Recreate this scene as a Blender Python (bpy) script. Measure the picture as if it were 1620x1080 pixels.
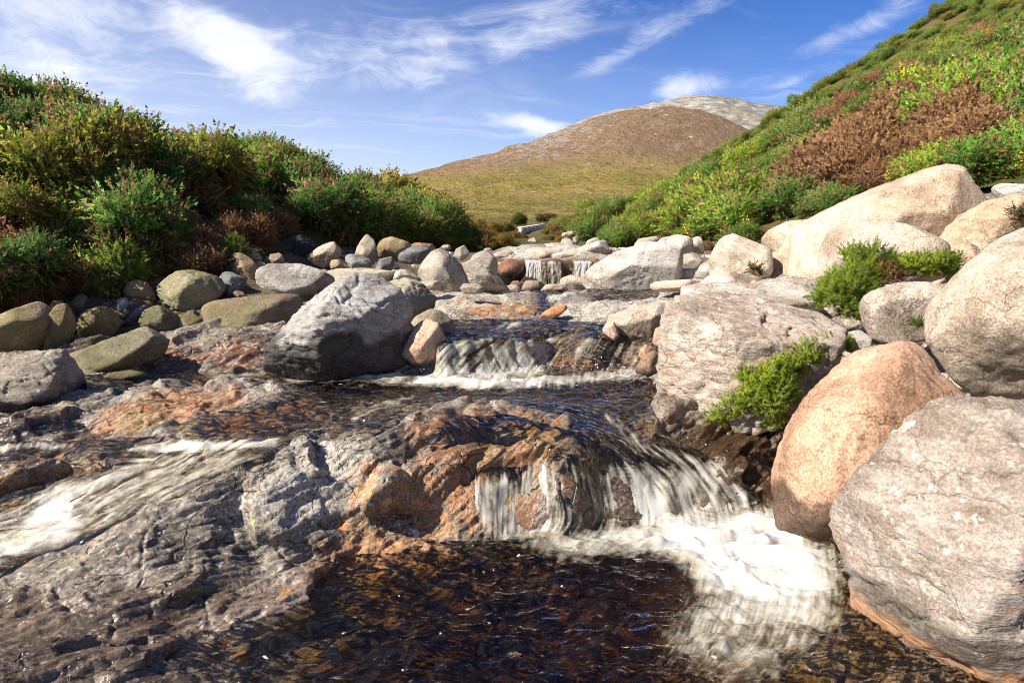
import bpy, bmesh, math, random
import numpy as np
from mathutils import Vector

scene = bpy.context.scene
for o in list(bpy.data.objects):
    bpy.data.objects.remove(o)
col = scene.collection
PI = math.pi

# ------------------------------------------------------------------ camera, sun, sky, exposure
CAMH, FPX, CX, CY, HORIZ = 1.7, 1080.0, 810.0, 540.0, 375.0
TH = math.atan((CY - HORIZ) / FPX)
cd = bpy.data.cameras.new('camera'); cam = bpy.data.objects.new('camera', cd); col.objects.link(cam)
cam.location = (0, 0, CAMH); cam.rotation_euler = (PI / 2 - TH, 0, 0)
cd.sensor_width = 36; cd.lens = 24; cd.clip_start = .05; cd.clip_end = 20000
scene.camera = cam
SUN_EL, SUN_AZ = math.radians(41), math.radians(243)      # azimuth clockwise from the viewing direction
SUNV = Vector((math.sin(SUN_AZ) * math.cos(SUN_EL), math.cos(SUN_AZ) * math.cos(SUN_EL), math.sin(SUN_EL)))
ld = bpy.data.lights.new('sun', 'SUN'); ld.energy = 4.8; ld.angle = math.radians(.5); ld.color = (1, .93, .82)
lo = bpy.data.objects.new('sun', ld); col.objects.link(lo)
lo.rotation_euler = SUNV.to_track_quat('Z', 'Y').to_euler(); lo.location = SUNV * 50
vs = scene.view_settings
scene.display_settings.display_device = 'sRGB'
vs.view_transform = 'Standard'; vs.look = 'None'; vs.exposure = 1.08; vs.gamma = 1; vs.use_curve_mapping = False
cy = scene.cycles
cy.max_bounces = 8; cy.transparent_max_bounces = 16; cy.diffuse_bounces = 3; cy.glossy_bounces = 3
cy.use_denoising = True; cy.denoising_prefilter = 'ACCURATE'; cy.filter_width = 1.0; cy.sample_clamp_indirect = 6; cy.caustics_reflective = False; cy.caustics_refractive = False


class NT:
    """short-hand for building a node tree"""
    def __init__(s, tree):
        s.t = tree; s.t.nodes.clear()
    def n(s, typ, props=None, **inp):
        nd = s.t.nodes.new(typ)
        for k, v in (props or {}).items():
            setattr(nd, k, v)
        for k, v in inp.items():
            key = int(k[1:]) if k[0] == 'i' and k[1:].isdigit() else k.replace('_', ' ')
            s.set(nd.inputs[key], v)
        return nd
    def set(s, sock, v):
        if isinstance(v, bpy.types.NodeSocket):
            s.t.links.new(v, sock)
        elif isinstance(v, bpy.types.Node):
            s.t.links.new(v.outputs[0], sock)
        else:
            if sock.type == 'RGBA' and len(v) == 3:
                v = (*v, 1)
            sock.default_value = v
    def m(s, op, a, b=0.0, c=None, clamp=False):
        nd = s.t.nodes.new('ShaderNodeMath'); nd.operation = op; nd.use_clamp = clamp
        s.set(nd.inputs[0], a); s.set(nd.inputs[1], b)
        if c is not None:
            s.set(nd.inputs[2], c)
        return nd.outputs[0]
    def vm(s, op, a, b=(0, 0, 0)):
        nd = s.t.nodes.new('ShaderNodeVectorMath'); nd.operation = op
        s.set(nd.inputs[0], a)
        if op == 'SCALE':
            s.set(nd.inputs['Scale'], b)
        else:
            s.set(nd.inputs[1], b)
        return nd.outputs['Value'] if op in ('DOT_PRODUCT', 'LENGTH', 'DISTANCE') else nd.outputs[0]
    def mix(s, f, a, b, mode='MIX'):
        nd = s.t.nodes.new('ShaderNodeMix'); nd.data_type = 'RGBA'; nd.blend_type = mode; nd.clamp_factor = True
        s.set(nd.inputs[0], f); s.set(nd.inputs[6], a); s.set(nd.inputs[7], b)
        return nd.outputs[2]
    def ss(s, v, lo, hi, a=0.0, b=1.0):
        nd = s.t.nodes.new('ShaderNodeMapRange'); nd.interpolation_type = 'SMOOTHSTEP'
        s.set(nd.inputs[0], v); s.set(nd.inputs[1], lo); s.set(nd.inputs[2], hi); s.set(nd.inputs[3], a); s.set(nd.inputs[4], b)
        return nd.outputs[0]
    def noise(s, vec, scale, detail=4, rough=.55, dist=0.0):
        nd = s.t.nodes.new('ShaderNodeTexNoise')
        s.set(nd.inputs['Vector'], vec); s.set(nd.inputs['Scale'], scale); s.set(nd.inputs['Detail'], detail)
        s.set(nd.inputs['Roughness'], rough); s.set(nd.inputs['Distortion'], dist)
        return nd.outputs[0]
    def vor(s, vec, scale, feature='F1', rnd=1.0):
        nd = s.t.nodes.new('ShaderNodeTexVoronoi'); nd.feature = feature
        s.set(nd.inputs['Vector'], vec); s.set(nd.inputs['Scale'], scale); s.set(nd.inputs['Randomness'], rnd)
        return nd
    def attr(s, name):
        nd = s.t.nodes.new('ShaderNodeAttribute'); nd.attribute_name = name
        return nd.outputs['Fac']
    def mapv(s, vec, scale=(1, 1, 1), rot=(0, 0, 0), loc=(0, 0, 0)):
        nd = s.t.nodes.new('ShaderNodeMapping')
        s.set(nd.inputs['Vector'], vec); nd.inputs['Scale'].default_value = scale
        nd.inputs['Rotation'].default_value = rot; nd.inputs['Location'].default_value = loc
        return nd.outputs[0]
    def bump(s, h, strength=.5, dist=.02, normal=None):
        nd = s.t.nodes.new('ShaderNodeBump')
        nd.inputs['Strength'].default_value = strength; nd.inputs['Distance'].default_value = dist
        s.set(nd.inputs['Height'], h)
        if normal is not None:
            s.set(nd.inputs['Normal'], normal)
        return nd.outputs[0]


def ray(px, py):
    u = (px - CX) / FPX; v = (CY - py) / FPX
    return np.array([u, math.cos(TH) + v * math.sin(TH), -math.sin(TH) + v * math.cos(TH)])

def at(px, py, Y):
    d = ray(px, py); return np.array([0, 0, CAMH]) + d * (Y / d[1])

def atz(px, py, z):
    d = ray(px, py); return np.array([0, 0, CAMH]) + d * ((z - CAMH) / d[2])

def proj(x, y, z):
    zz = z - CAMH
    f = y * math.cos(TH) - zz * math.sin(TH); up = y * math.sin(TH) + zz * math.cos(TH)
    return CX + FPX * x / f, CY - FPX * up / f

# world: Nishita sky with wispy cirrus
world = bpy.data.worlds.new('World'); scene.world = world; world.use_nodes = True
W = NT(world.node_tree)
SKY_STRENGTH = .115
sky = W.n('ShaderNodeTexSky', dict(sky_type='NISHITA', sun_disc=False, sun_elevation=SUN_EL, sun_rotation=SUN_AZ,
                                   air_density=.8, dust_density=.1, ozone_density=7.0, altitude=300))
gdir = W.n('ShaderNodeTexCoord').outputs['Generated']
sep = W.n('ShaderNodeSeparateXYZ', Vector=gdir)
dz = W.m('ADD', W.m('MAXIMUM', sep.outputs[2], 0.0), .13)
pl = W.n('ShaderNodeCombineXYZ', X=W.m('DIVIDE', sep.outputs[0], dz), Y=W.m('DIVIDE', sep.outputs[1], dz), Z=0.0).outputs[0]
warp = W.n('ShaderNodeTexNoise', Vector=pl, Scale=1.1, Detail=3.0).outputs['Color']
plw = W.vm('ADD', pl, W.vm('SCALE', W.vm('SUBTRACT', warp, (.5, .5, .5)), .9))
streak = W.noise(W.mapv(plw, scale=(.55, 2.6, 1), rot=(0, 0, math.radians(-38))), 1.6, 9, .62, .4)
big = W.noise(plw, .75, 3, .5)
cirrus = W.m('MULTIPLY', W.ss(streak, .44, .80), W.ss(big, .38, .62))
def blob(px, py, rx, ry, amp, rot=0.0):
    """a cloud patch round a direction of the sky"""
    d = ray(px, py); d = d / np.linalg.norm(d)
    r = np.cross(d, [0, 0, 1]); r /= np.linalg.norm(r); u = np.cross(r, d)
    c, s_ = math.cos(rot), math.sin(rot); r, u = c * r + s_ * u, -s_ * r + c * u
    a = W.m('DIVIDE', W.vm('DOT_PRODUCT', gdir, tuple(r)), rx / FPX); b = W.m('DIVIDE', W.vm('DOT_PRODUCT', gdir, tuple(u)), ry / FPX)
    q = W.m('ADD', W.m('MULTIPLY', a, a), W.m('MULTIPLY', b, b))
    front = W.m('GREATER_THAN', W.vm('DOT_PRODUCT', gdir, tuple(d)), 0.0)
    return W.m('MULTIPLY', W.m('MULTIPLY', W.m('EXPONENT', W.m('MULTIPLY', q, -1.0)), amp), front)
cov = None
for b_ in [(370, 72, 85, 34, 1.25, -.35), (620, 70, 240, 60, .8, .15), (880, 40, 160, 35, .65, .35), (1080, 30, 140, 24, .72, .42), (1085, 138, 58, 24, 1.35, .12),
           (845, 198, 75, 18, 1.5, -.15), (1380, 35, 130, 20, .95, .32), (1250, 130, 70, 12, .9, .3), (40, 90, 130, 120, .9, 0), (780, 262, 110, 16, .6, .12),
           (740, 228, 70, 8, .5, 0), (190, 10, 200, 40, .5, 0), (620, 130, 70, 22, .6, .1), (410, 150, 60, 26, .6, -.5), (940, 110, 90, 14, .45, .4)]:
    v_ = blob(*b_); cov = v_ if cov is None else W.m('ADD', cov, v_)
gd2 = W.vm('ADD', gdir, W.vm('SCALE', W.vm('SUBTRACT', W.n('ShaderNodeTexNoise', Vector=gdir, Scale=9.0, Detail=4.0).outputs['Color'], (.5, .5, .5)), .06))
fib = W.noise(W.mapv(gd2, scale=(5.5, 5.5, 16), rot=(0, math.radians(-22), 0)), 2.3, 10, .66, .6)
puff = W.noise(gdir, 22, 8, .6)
tex = W.m('ADD', W.m('MULTIPLY', fib, .72), W.m('MULTIPLY', puff, .28))
wisps = W.ss(W.m('ADD', W.m('MULTIPLY', cov, .42), W.m('SUBTRACT', tex, .5)), .20, .70)
veil = W.m('ADD', W.m('MULTIPLY', W.ss(sep.outputs[0], .25, -.85), .26), W.m('MULTIPLY', W.m('MULTIPLY', W.ss(sep.outputs[2], .34, .0), W.ss(sep.outputs[0], .75, -.2)), .42))
cm = W.m('ADD', W.m('MULTIPLY', wisps, .62), W.m('ADD', W.m('MULTIPLY', cirrus, .46), veil), clamp=True)
cm = W.m('MULTIPLY', cm, W.ss(sep.outputs[2], -.02, .05))
skyc = W.mix(cm, W.n('ShaderNodeHueSaturation', Hue=.512, Saturation=1.16, Value=.62, Color=sky.outputs[0]).outputs[0], (4.7, 4.8, 5.05))
bg = W.n('ShaderNodeBackground', Color=skyc, Strength=SKY_STRENGTH)
W.n('ShaderNodeOutputWorld', Surface=bg)

# ------------------------------------------------------------------ numpy noise
rng = np.random.default_rng(7)
_perm = rng.permutation(256).astype(np.int32); _perm = np.concatenate([_perm, _perm, _perm])
_g3 = rng.normal(size=(256, 3)); _g3 = (_g3 / np.linalg.norm(_g3, axis=1)[:, None]).astype(np.float32)
_ga = rng.random(256) * 2 * PI; _g2 = np.stack([np.cos(_ga), np.sin(_ga)], 1).astype(np.float32)

def noise2(x, y):
    xi = np.floor(x).astype(np.int32); yi = np.floor(y).astype(np.int32)
    xf = (x - xi).astype(np.float32); yf = (y - yi).astype(np.float32)
    u = xf * xf * xf * (xf * (xf * 6 - 15) + 10); v = yf * yf * yf * (yf * (yf * 6 - 15) + 10)
    xi &= 255; yi &= 255
    def c(a, b):
        g = _g2[_perm[_perm[xi + a] + yi + b]]
        return g[..., 0] * (xf - a) + g[..., 1] * (yf - b)
    return ((c(0, 0) * (1 - u) + c(1, 0) * u) * (1 - v) + (c(0, 1) * (1 - u) + c(1, 1) * u) * v) * 1.5

def noise3(x, y, z):
    xi = np.floor(x).astype(np.int32); yi = np.floor(y).astype(np.int32); zi = np.floor(z).astype(np.int32)
    xf = (x - xi).astype(np.float32); yf = (y - yi).astype(np.float32); zf = (z - zi).astype(np.float32)
    f = lambda t: t * t * t * (t * (t * 6 - 15) + 10)
    u, v, w = f(xf), f(yf), f(zf); xi &= 255; yi &= 255; zi &= 255
    def c(a, b, d):
        g = _g3[_perm[_perm[_perm[xi + a] + yi + b] + zi + d]]
        return g[..., 0] * (xf - a) + g[..., 1] * (yf - b) + g[..., 2] * (zf - d)
    x00 = c(0, 0, 0) * (1 - u) + c(1, 0, 0) * u; x10 = c(0, 1, 0) * (1 - u) + c(1, 1, 0) * u
    x01 = c(0, 0, 1) * (1 - u) + c(1, 0, 1) * u; x11 = c(0, 1, 1) * (1 - u) + c(1, 1, 1) * u
    return ((x00 * (1 - v) + x10 * v) * (1 - w) + (x01 * (1 - v) + x11 * v) * w) * 1.4

def fbm2(x, y, oct=4, gain=.5, ridged=False):
    s = 0; a = 1.0; t = 0
    for i in range(oct):
        n = noise2(x + 17.3 * i, y - 9.1 * i)
        if ridged: n = 1 - 2 * np.abs(n)
        s = s + a * n; t += a; a *= gain; x = x * 2.03; y = y * 2.03
    return s / t

def fbm3(p, oct=4, gain=.5, ridged=False):
    s = 0; a = 1.0; t = 0; p = p.copy()
    for i in range(oct):
        n = noise3(p[:, 0] + 11.7 * i, p[:, 1] - 5.3 * i, p[:, 2] + 3.1 * i)
        if ridged: n = 1 - 2 * np.abs(n)
        s = s + a * n; t += a; a *= gain; p *= 2.03
    return s / t

def hash2(i, j, k):
    h = (i * 374761393 + j * 668265263 + k * 2147483647 * 3) & 0xffffffff
    h = ((h ^ (h >> 13)) * 1274126177) & 0xffffffff
    return ((h ^ (h >> 16)) & 0xffff) / 65535.0

def facets2(x, y, seed=0):
    """cells of randomly tilted planes -> (height, distance to the crack)"""
    xi = np.floor(x).astype(np.int64); yi = np.floor(y).astype(np.int64)
    f1 = np.full(x.shape, 9.0); f2 = f1.copy(); h = np.zeros(x.shape)
    for a in (-1, 0, 1):
        for b in (-1, 0, 1):
            i, j = xi + a, yi + b
            dx = i + .1 + .8 * hash2(i, j, seed) - x; dy = j + .1 + .8 * hash2(i, j, seed + 1) - y
            d = dx * dx + dy * dy
            hh = (hash2(i, j, seed + 2) - .5) - dx * (hash2(i, j, seed + 3) - .5) * 1.6 - dy * (hash2(i, j, seed + 4) - .5) * 1.6
            nw = d < f1
            f2 = np.where(nw, f1, np.minimum(f2, d)); f1 = np.where(nw, d, f1); h = np.where(nw, hh, h)
    return h, np.sqrt(f2) - np.sqrt(f1)

sstep = lambda x, a, b: (lambda t: t * t * (3 - 2 * t))(np.clip((x - a) / (b - a), 0, 1))

# ------------------------------------------------------------------ ground height from control points
CTRL = []
def cz(*pts):
    for px, py, z in pts: CTRL.append(atz(px, py, z))
def cY(*pts):
    for px, py, Y in pts: CTRL.append(at(px, py, Y))
# pool floor in the foreground
cz((-300, 1150, .15), (0, 1080, .10), (200, 1080, .03), (350, 1080, -.04), (500, 1080, -.16), (800, 1080, -.38), (1100, 1080, -.16), (1400, 1080, -.05), (1700, 1080, -.02),
   (0, 1000, .13), (150, 1000, .08), (300, 1000, .0), (450, 1000, -.08), (620, 1000, -.24), (0, 950, .17), (150, 930, .17), (300, 940, .08), (420, 930, .02), (520, 925, -.03),
   (620, 910, -.05), (750, 890, -.1), (850, 900, -.2), (950, 895, -.26), (1100, 900, -.24), (1250, 900, -.18), (1000, 1000, -.40), (900, 960, -.34), (1250, 1000, -.09), (1450, 1000, -.03))
# crest and face of the big outcrop
cz((-150, 925, .12), (0, 893, .2), (80, 877, .23), (150, 860, .26), (230, 825, .32), (300, 795, .37), (370, 765, .42), (420, 740, .47), (450, 710, .52), (480, 690, .55), (530, 682, .565), (580, 686, .56),
   (560, 760, .36), (560, 820, .17), (560, 880, .0), (480, 740, .43), (480, 800, .27), (480, 850, .12), (450, 910, .03), (400, 850, .16), (400, 800, .31), (300, 850, .24), (300, 900, .13), (200, 900, .18), (200, 852, .28), (100, 900, .2))
# left chute bed and the little shelf left of it
cz((0, 860, .08), (100, 830, .13), (200, 800, .2), (300, 760, .28), (400, 725, .36), (450, 700, .42), (0, 780, .18), (0, 745, .28), (100, 740, .28), (200, 745, .27), (280, 715, .36),
   (0, 712, .36), (150, 705, .38), (300, 698, .40), (400, 697, .42), (-200, 860, .02), (-200, 740, .25))
# lichened shelf
cz((0, 700, .37), (150, 693, .38), (300, 690, .41), (430, 690, .43), (0, 655, .50), (130, 640, .52), (200, 625, .56), (300, 612, .585), (400, 608, .58), (440, 620, .55), (200, 665, .46), (300, 650, .49), (400, 650, .48), (350, 675, .43), (-200, 650, .5))
cz((450, 650, .48), (500, 640, .5), (500, 680, .43), (560, 660, .47), (600, 640, .52), (620, 660, .52))
# middle pool floor
cz((450, 618, .38), (250, 612, .38), (600, 622, .4), (800, 625, .39), (950, 622, .4), (1030, 625, .43))
# orange mound and its face
cz((620, 688, .55), (660, 662, .57), (700, 650, .575), (760, 643, .565), (830, 648, .555), (880, 662, .54), (920, 690, .47), (640, 780, .24), (700, 720, .44), (760, 700, .46), (760, 760, .28), (850, 700, .45), (850, 760, .26),
   (850, 820, .07), (850, 855, -.04), (700, 862, 0), (640, 866, 0), (780, 857, -.02), (700, 800, .16), (620, 740, .40))
# right chute
cz((920, 650, .5), (960, 670, .45), (1000, 700, .37), (940, 720, .38), (1000, 740, .28), (1080, 720, .28), (1150, 750, .17), (1200, 790, .03), (1080, 770, .15), (1000, 790, .1), (920, 760, .26), (920, 820, .07), (980, 842, -.06), (1080, 832, -.1), (1180, 822, -.1))
cz((1060, 650, .5), (1050, 690, .40), (1120, 690, .36), (1200, 735, .2), (1260, 800, .02))
# right bank under the boulders
cY((1620, 700, 4.3), (1500, 650, 4.8), (1900, 700, 4.2), (1620, 560, 5.4), (1900, 560, 5.2), (1350, 560, 5.8), (1250, 480, 7.4), (1620, 420, 8), (1450, 410, 8.4), (1160, 470, 7.6), (1100, 560, 5.8))
cz((1300, 900, -.1), (1500, 850, .1), (1800, 1000, .1))
# second rapids
cz((660, 575, .52), (750, 580, .5), (760, 560, .6), (900, 580, .53), (900, 555, .63), (1000, 555, .63), (1000, 575, .54), (720, 535, .7), (860, 540, .71), (800, 552, .66), (720, 560, .56), (860, 575, .50), (930, 548, .68), (980, 566, .55), (680, 552, .61), (960, 538, .72), (1040, 545, .7))
# upper stream with its slabs
cz((700, 520, .70), (800, 517, .72), (900, 522, .73), (700, 505, .8), (780, 500, .82), (850, 500, .8), (700, 475, .95), (780, 470, .96), (840, 472, .94), (880, 510, .82), (960, 510, .84), (1000, 480, .92), (900, 482, .9), (1060, 470, .96), (960, 463, .9), (850, 455, .93), (1020, 463, .9))
cY((870, 449, 11), (800, 449, 11), (930, 449, 11), (870, 414, 11.35), (800, 409, 11.4), (835, 413, 11.3), (900, 408, 11.35), (930, 413, 11.25), (1000, 412, 11.4), (870, 400, 13), (870, 390, 17), (840, 376, 30), (840, 366, 50))
# left shore
cz((220, 570, .60), (400, 562, .62), (330, 535, .72), (100, 560, .68), (0, 565, .66), (220, 540, .7), (420, 525, .77), (0, 620, .5))
cY((560, 470, 8.5), (620, 450, 9), (500, 440, 9), (0, 520, 6.2), (-200, 540, 5.6), (120, 490, 6.8), (250, 470, 7.3), (400, 425, 8.3), (480, 420, 9.5), (560, 400, 11), (680, 394, 14), (750, 390, 17),
   (0, 340, 7.5), (200, 355, 8.3), (400, 352, 10.3), (560, 358, 13), (0, 190, 8.6), (180, 245, 10), (330, 295, 12), (450, 290, 13), (560, 318, 15), (650, 340, 18), (720, 364, 22), (760, 372, 30),
   (0, 205, 14), (200, 255, 16), (400, 300, 20), (600, 345, 30), (-400, 180, 8.2), (-200, 380, 6.2), (-350, 330, 6.0), (-350, 450, 5.3), (-550, 400, 5.0), (-400, 540, 5.0), (-450, 620, 4.2), (-450, 900, 2.6))  # bank out of view at far left: height shaped to shade the left row
# right hillside
cY((1620, 300, 9.5), (1450, 335, 9.8), (1300, 375, 10.5), (1200, 394, 11.5), (1100, 394, 14), (1000, 390, 18), (930, 381, 26), (880, 373, 40), (1510, 10, 40), (1410, 78, 43), (1310, 138, 46), (1218, 200, 50), (1115, 285, 58), (1000, 338, 66), (930, 360, 75),
   (1620, 165, 16), (1450, 215, 18), (1300, 275, 22), (1200, 325, 26), (1080, 355, 34), (1620, 50, 28), (1500, 70, 70), (1300, 190, 80), (1100, 310, 95), (1900, -100, 30), (1900, 200, 12), (1900, 340, 9), (840, 365, 95), (700, 366, 95), (500, 340, 90))
CTRL = np.array(CTRL)
_U = np.stack([CTRL[:, 0] / CTRL[:, 1], np.log(CTRL[:, 1])], 1)
_C2 = .03 ** 2
def _solve(U, z, lam=1e-4):
    n = len(U)
    K = np.sqrt(((U[:, None] - U[None]) ** 2).sum(-1) + _C2) - lam * np.eye(n) * -1.0 * 0 + 0
    A = np.zeros((n + 3, n + 3)); A[:n, :n] = K - np.eye(n) * lam; A[:n, n] = 1; A[:n, n + 1:] = U; A[n, :n] = 1; A[n + 1:, :n] = U.T
    return np.linalg.solve(A, np.concatenate([z, np.zeros(3)]))
_w = _solve(_U, CTRL[:, 2], 2e-3)
def ground(x, y):
    """smooth ground height"""
    x = np.asarray(x, float); y = np.maximum(np.asarray(y, float), .3); sh = x.shape
    u = (x / y).ravel().astype(np.float32); l = np.log(y).ravel().astype(np.float32)
    out = (_w[-3] + _w[-2] * u + _w[-1] * l).astype(np.float32)
    for k in range(len(_U)):
        out += np.float32(_w[k]) * np.sqrt((u - np.float32(_U[k, 0])) ** 2 + (l - np.float32(_U[k, 1])) ** 2 + np.float32(_C2))
    return out.reshape(sh)
def hit(px, py, y0=2.0, y1=110.0):
    """where the view ray meets the ground"""
    d = ray(px, py); ys = np.exp(np.linspace(math.log(y0), math.log(y1), 700))
    P = np.array([0, 0, CAMH])[None] + d[None] * (ys / d[1])[:, None]
    below = P[:, 2] < ground(P[:, 0], P[:, 1])
    k = int(np.argmax(below)) if below.any() else int(np.argmin((P[:, 2] - ground(P[:, 0], P[:, 1])) / ys)); p = P[k]
    return np.array([p[0], p[1], float(ground(p[0], p[1]))])

# ------------------------------------------------------------------ masks: where stains, lichen, thin water, foam and the slab's painted shadow lie
MS = 2.0; MX0, MY0, MW, MH = -340, 340, 1150, 440      # raster of 2 px cells
_gx, _gy = np.meshgrid(MX0 + MS * (np.arange(MW) + .5), MY0 + MS * (np.arange(MH) + .5))
def poly(pts):
    m = np.zeros(_gx.shape, bool); n = len(pts)
    for i in range(n):
        (x0, y0), (x1, y1) = pts[i], pts[(i + 1) % n]
        if y0 == y1: continue
        c = (y0 > _gy) != (y1 > _gy)
        m ^= c & (_gx < (x1 - x0) * (_gy - y0) / (y1 - y0) + x0)
    return m.astype(np.float32)
def blur(m, r):
    r = max(1, int(round(r / MS)))
    for _ in range(2):
        for ax in (0, 1):
            p = np.pad(m, [(r + 1, r) if a == ax else (0, 0) for a in (0, 1)], mode='edge').cumsum(ax)
            m = (np.take(p, np.arange(2 * r + 1, p.shape[ax]), ax) - np.take(p, np.arange(0, p.shape[ax] - 2 * r - 1), ax)) / (2 * r + 1)
    return m
def paint(items):
    out = np.zeros(_gx.shape, np.float32)
    for pts, val, r in items:
        m = blur(poly(pts), r) * abs(val)
        out = np.maximum(out, m) if val > 0 else out * (1 - m)
    return out
def sample(img, px, py):
    fx = np.clip((px - MX0) / MS - .5, 0, MW - 1.001); fy = np.clip((py - MY0) / MS - .5, 0, MH - 1.001)
    ix = fx.astype(np.int32); iy = fy.astype(np.int32); a = fx - ix; b = fy - iy
    return (img[iy, ix] * (1 - a) + img[iy, ix + 1] * a) * (1 - b) + (img[iy + 1, ix] * (1 - a) + img[iy + 1, ix + 1] * a) * b

#MASKS
FILM = paint([
    ([(430, 625), (560, 612), (900, 625), (940, 650), (900, 668), (860, 655), (760, 640), (690, 650), (640, 668), (600, 690), (520, 678), (470, 700), (400, 700), (250, 696), (290, 668), (400, 640)], 1, 8),
    ([(620, 690), (700, 655), (800, 650), (890, 670), (930, 690), (920, 730), (860, 700), (780, 700), (700, 690)], .8, 14),
    ([(690, 506), (860, 506), (1040, 522), (1045, 548), (690, 548)], 1, 5), ([(120, 596), (440, 594), (440, 606), (300, 606), (130, 622)], 1, 4),
    ([(900, 625), (1030, 630), (1050, 690), (1110, 712), (1180, 765), (1215, 800), (1230, 840), (1080, 850), (960, 850), (900, 850), (880, 730), (900, 680)], 1, 10),
    ([(745, 740), (800, 735), (860, 715), (900, 730), (910, 860), (780, 865), (745, 800)], .8, 10),
    ([(-300, 700), (0, 700), (120, 698), (260, 692), (440, 690), (468, 700), (420, 735), (340, 762), (290, 790), (200, 822), (140, 850), (60, 880), (-20, 905), (-300, 960), (-300, 800), (0, 790), (60, 768), (150, 748), (100, 735), (0, 735), (-300, 750)], 1, 7),
    ([(0, 660), (100, 648), (150, 655), (140, 690), (0, 698)], .5, 12),
    ([(640, 560), (700, 535), (850, 530), (1040, 530), (1040, 600), (640, 600), (540, 602), (600, 580)], 1, 8),
    ([(840, 455), (930, 452), (920, 466), (880, 480), (865, 505), (830, 500), (840, 480)], 1, 4),
    ([(900, 528), (1040, 532), (1040, 550), (900, 545)], 1, 6),
])
FOAM = paint([
    ([(-300, 940), (0, 893), (130, 850), (280, 800), (420, 738), (460, 702), (250, 700), (150, 742), (40, 790), (-300, 840)], .46, 12),
    ([(600, 604), (640, 572), (670, 552), (725, 536), (860, 532), (880, 560), (850, 604)], .66, 8), ([(860, 604), (870, 545), (1000, 540), (1040, 556), (1040, 600)], .40, 10), ([(900, 545), (1035, 548), (1035, 556), (900, 553)], .6, 4), ([(560, 606), (600, 590), (660, 578), (660, 606)], .6, 7), ([(955, 742), (1050, 738), (1120, 722), (1190, 770), (1212, 810), (960, 842), (900, 810)], .50, 12),
    ([(744, 770), (758, 748), (775, 762), (795, 750), (812, 764), (832, 738), (846, 716), (862, 726), (880, 752), (900, 850), (780, 860), (748, 810)], .60, 9),
    ([(1090, 930), (1340, 920), (1342, 990), (1260, 1010), (1170, 1005), (1085, 990)], .70, 26),
    ([(900, 700), (960, 740), (1000, 820), (960, 850), (880, 850)], .42, 14),
    ([(955, 735), (1080, 738), (1130, 722), (1190, 780), (1210, 815), (1060, 838), (980, 838), (950, 790)], .66, 12),
    ([(948, 648), (975, 655), (1020, 702), (1110, 720), (1125, 745), (1040, 725), (1000, 712)], .62, 7),
    ([(780, 852), (900, 846), (965, 826), (1060, 815), (1180, 795), (1240, 800), (1330, 880), (1320, 960), (1270, 970), (1180, 960), (1110, 950), (1090, 915), (1100, 895), (1000, 870), (930, 880), (850, 875)], .84, 20),
    ([(1060, 940), (1120, 930), (1340, 930), (1345, 985), (1300, 1040), (1200, 1085), (1080, 1070), (1030, 1020)], .54, 40),
    ([(880, 862), (950, 866), (960, 900), (900, 890)], .42, 9),
    ([(-300, 860), (0, 835), (130, 818), (160, 830), (120, 860), (0, 893), (-300, 950)], .74, 14),
    ([(0, 845), (60, 780), (190, 735), (260, 705), (290, 715), (200, 760), (120, 800), (120, 825), (40, 850)], .8, 12),
    ([(150, 845), (180, 800), (290, 762), (300, 770), (220, 808)], .52, 8),
    ([(160, 712), (260, 697), (440, 694), (455, 704), (330, 715), (240, 716)], .9, 6),
    ([(-300, 700), (0, 702), (100, 699), (110, 706), (0, 714), (-300, 716)], .8, 5),
    ([(230, 740), (330, 712), (400, 715), (330, 740), (240, 770)], .4, 12),
    ([(465, 600), (560, 590), (640, 565), (720, 540), (830, 538), (880, 548), (830, 585), (860, 592), (960, 582), (1035, 568), (1040, 596), (960, 602), (900, 610), (820, 618), (680, 614), (560, 608)], .62, 8),
    ([(540, 598), (680, 594), (840, 596), (960, 590), (1038, 582), (1038, 596), (900, 606), (800, 614), (660, 610)], .95, 6),
    ([(690, 560), (760, 556), (770, 580), (690, 585)], -.25, 9), ([(880, 560), (980, 556), (1000, 580), (880, 590)], -.35, 8),
    ([(820, 532), (960, 537), (960, 545), (830, 545)], .5, 5), ([(920, 540), (1030, 541), (1030, 547), (920, 546)], .6, 3),
    ([(320, 596), (420, 588), (424, 594), (340, 602)], .8, 4),
    ([(410, 596), (470, 590), (640, 588), (640, 596), (470, 606)], .55, 5),
    ([(550, 660), (600, 635), (660, 625), (660, 632), (600, 650), (560, 668)], .6, 6),
    ([(270, 690), (300, 668), (360, 650), (360, 655), (310, 675), (290, 692)], .55, 4),
    ([(780, 511), (830, 510), (830, 515), (780, 516)], .8, 3),
    ([(868, 480), (862, 466), (905, 458), (930, 456), (930, 463), (900, 472), (875, 484)], .75, 4),
    ([(1220, 990), (1300, 1000), (1230, 1040), (1170, 1060)], .35, 14), ([(1040, 1020), (1080, 1000), (1060, 1070), (1000, 1075)], .3, 12),
])
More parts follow.
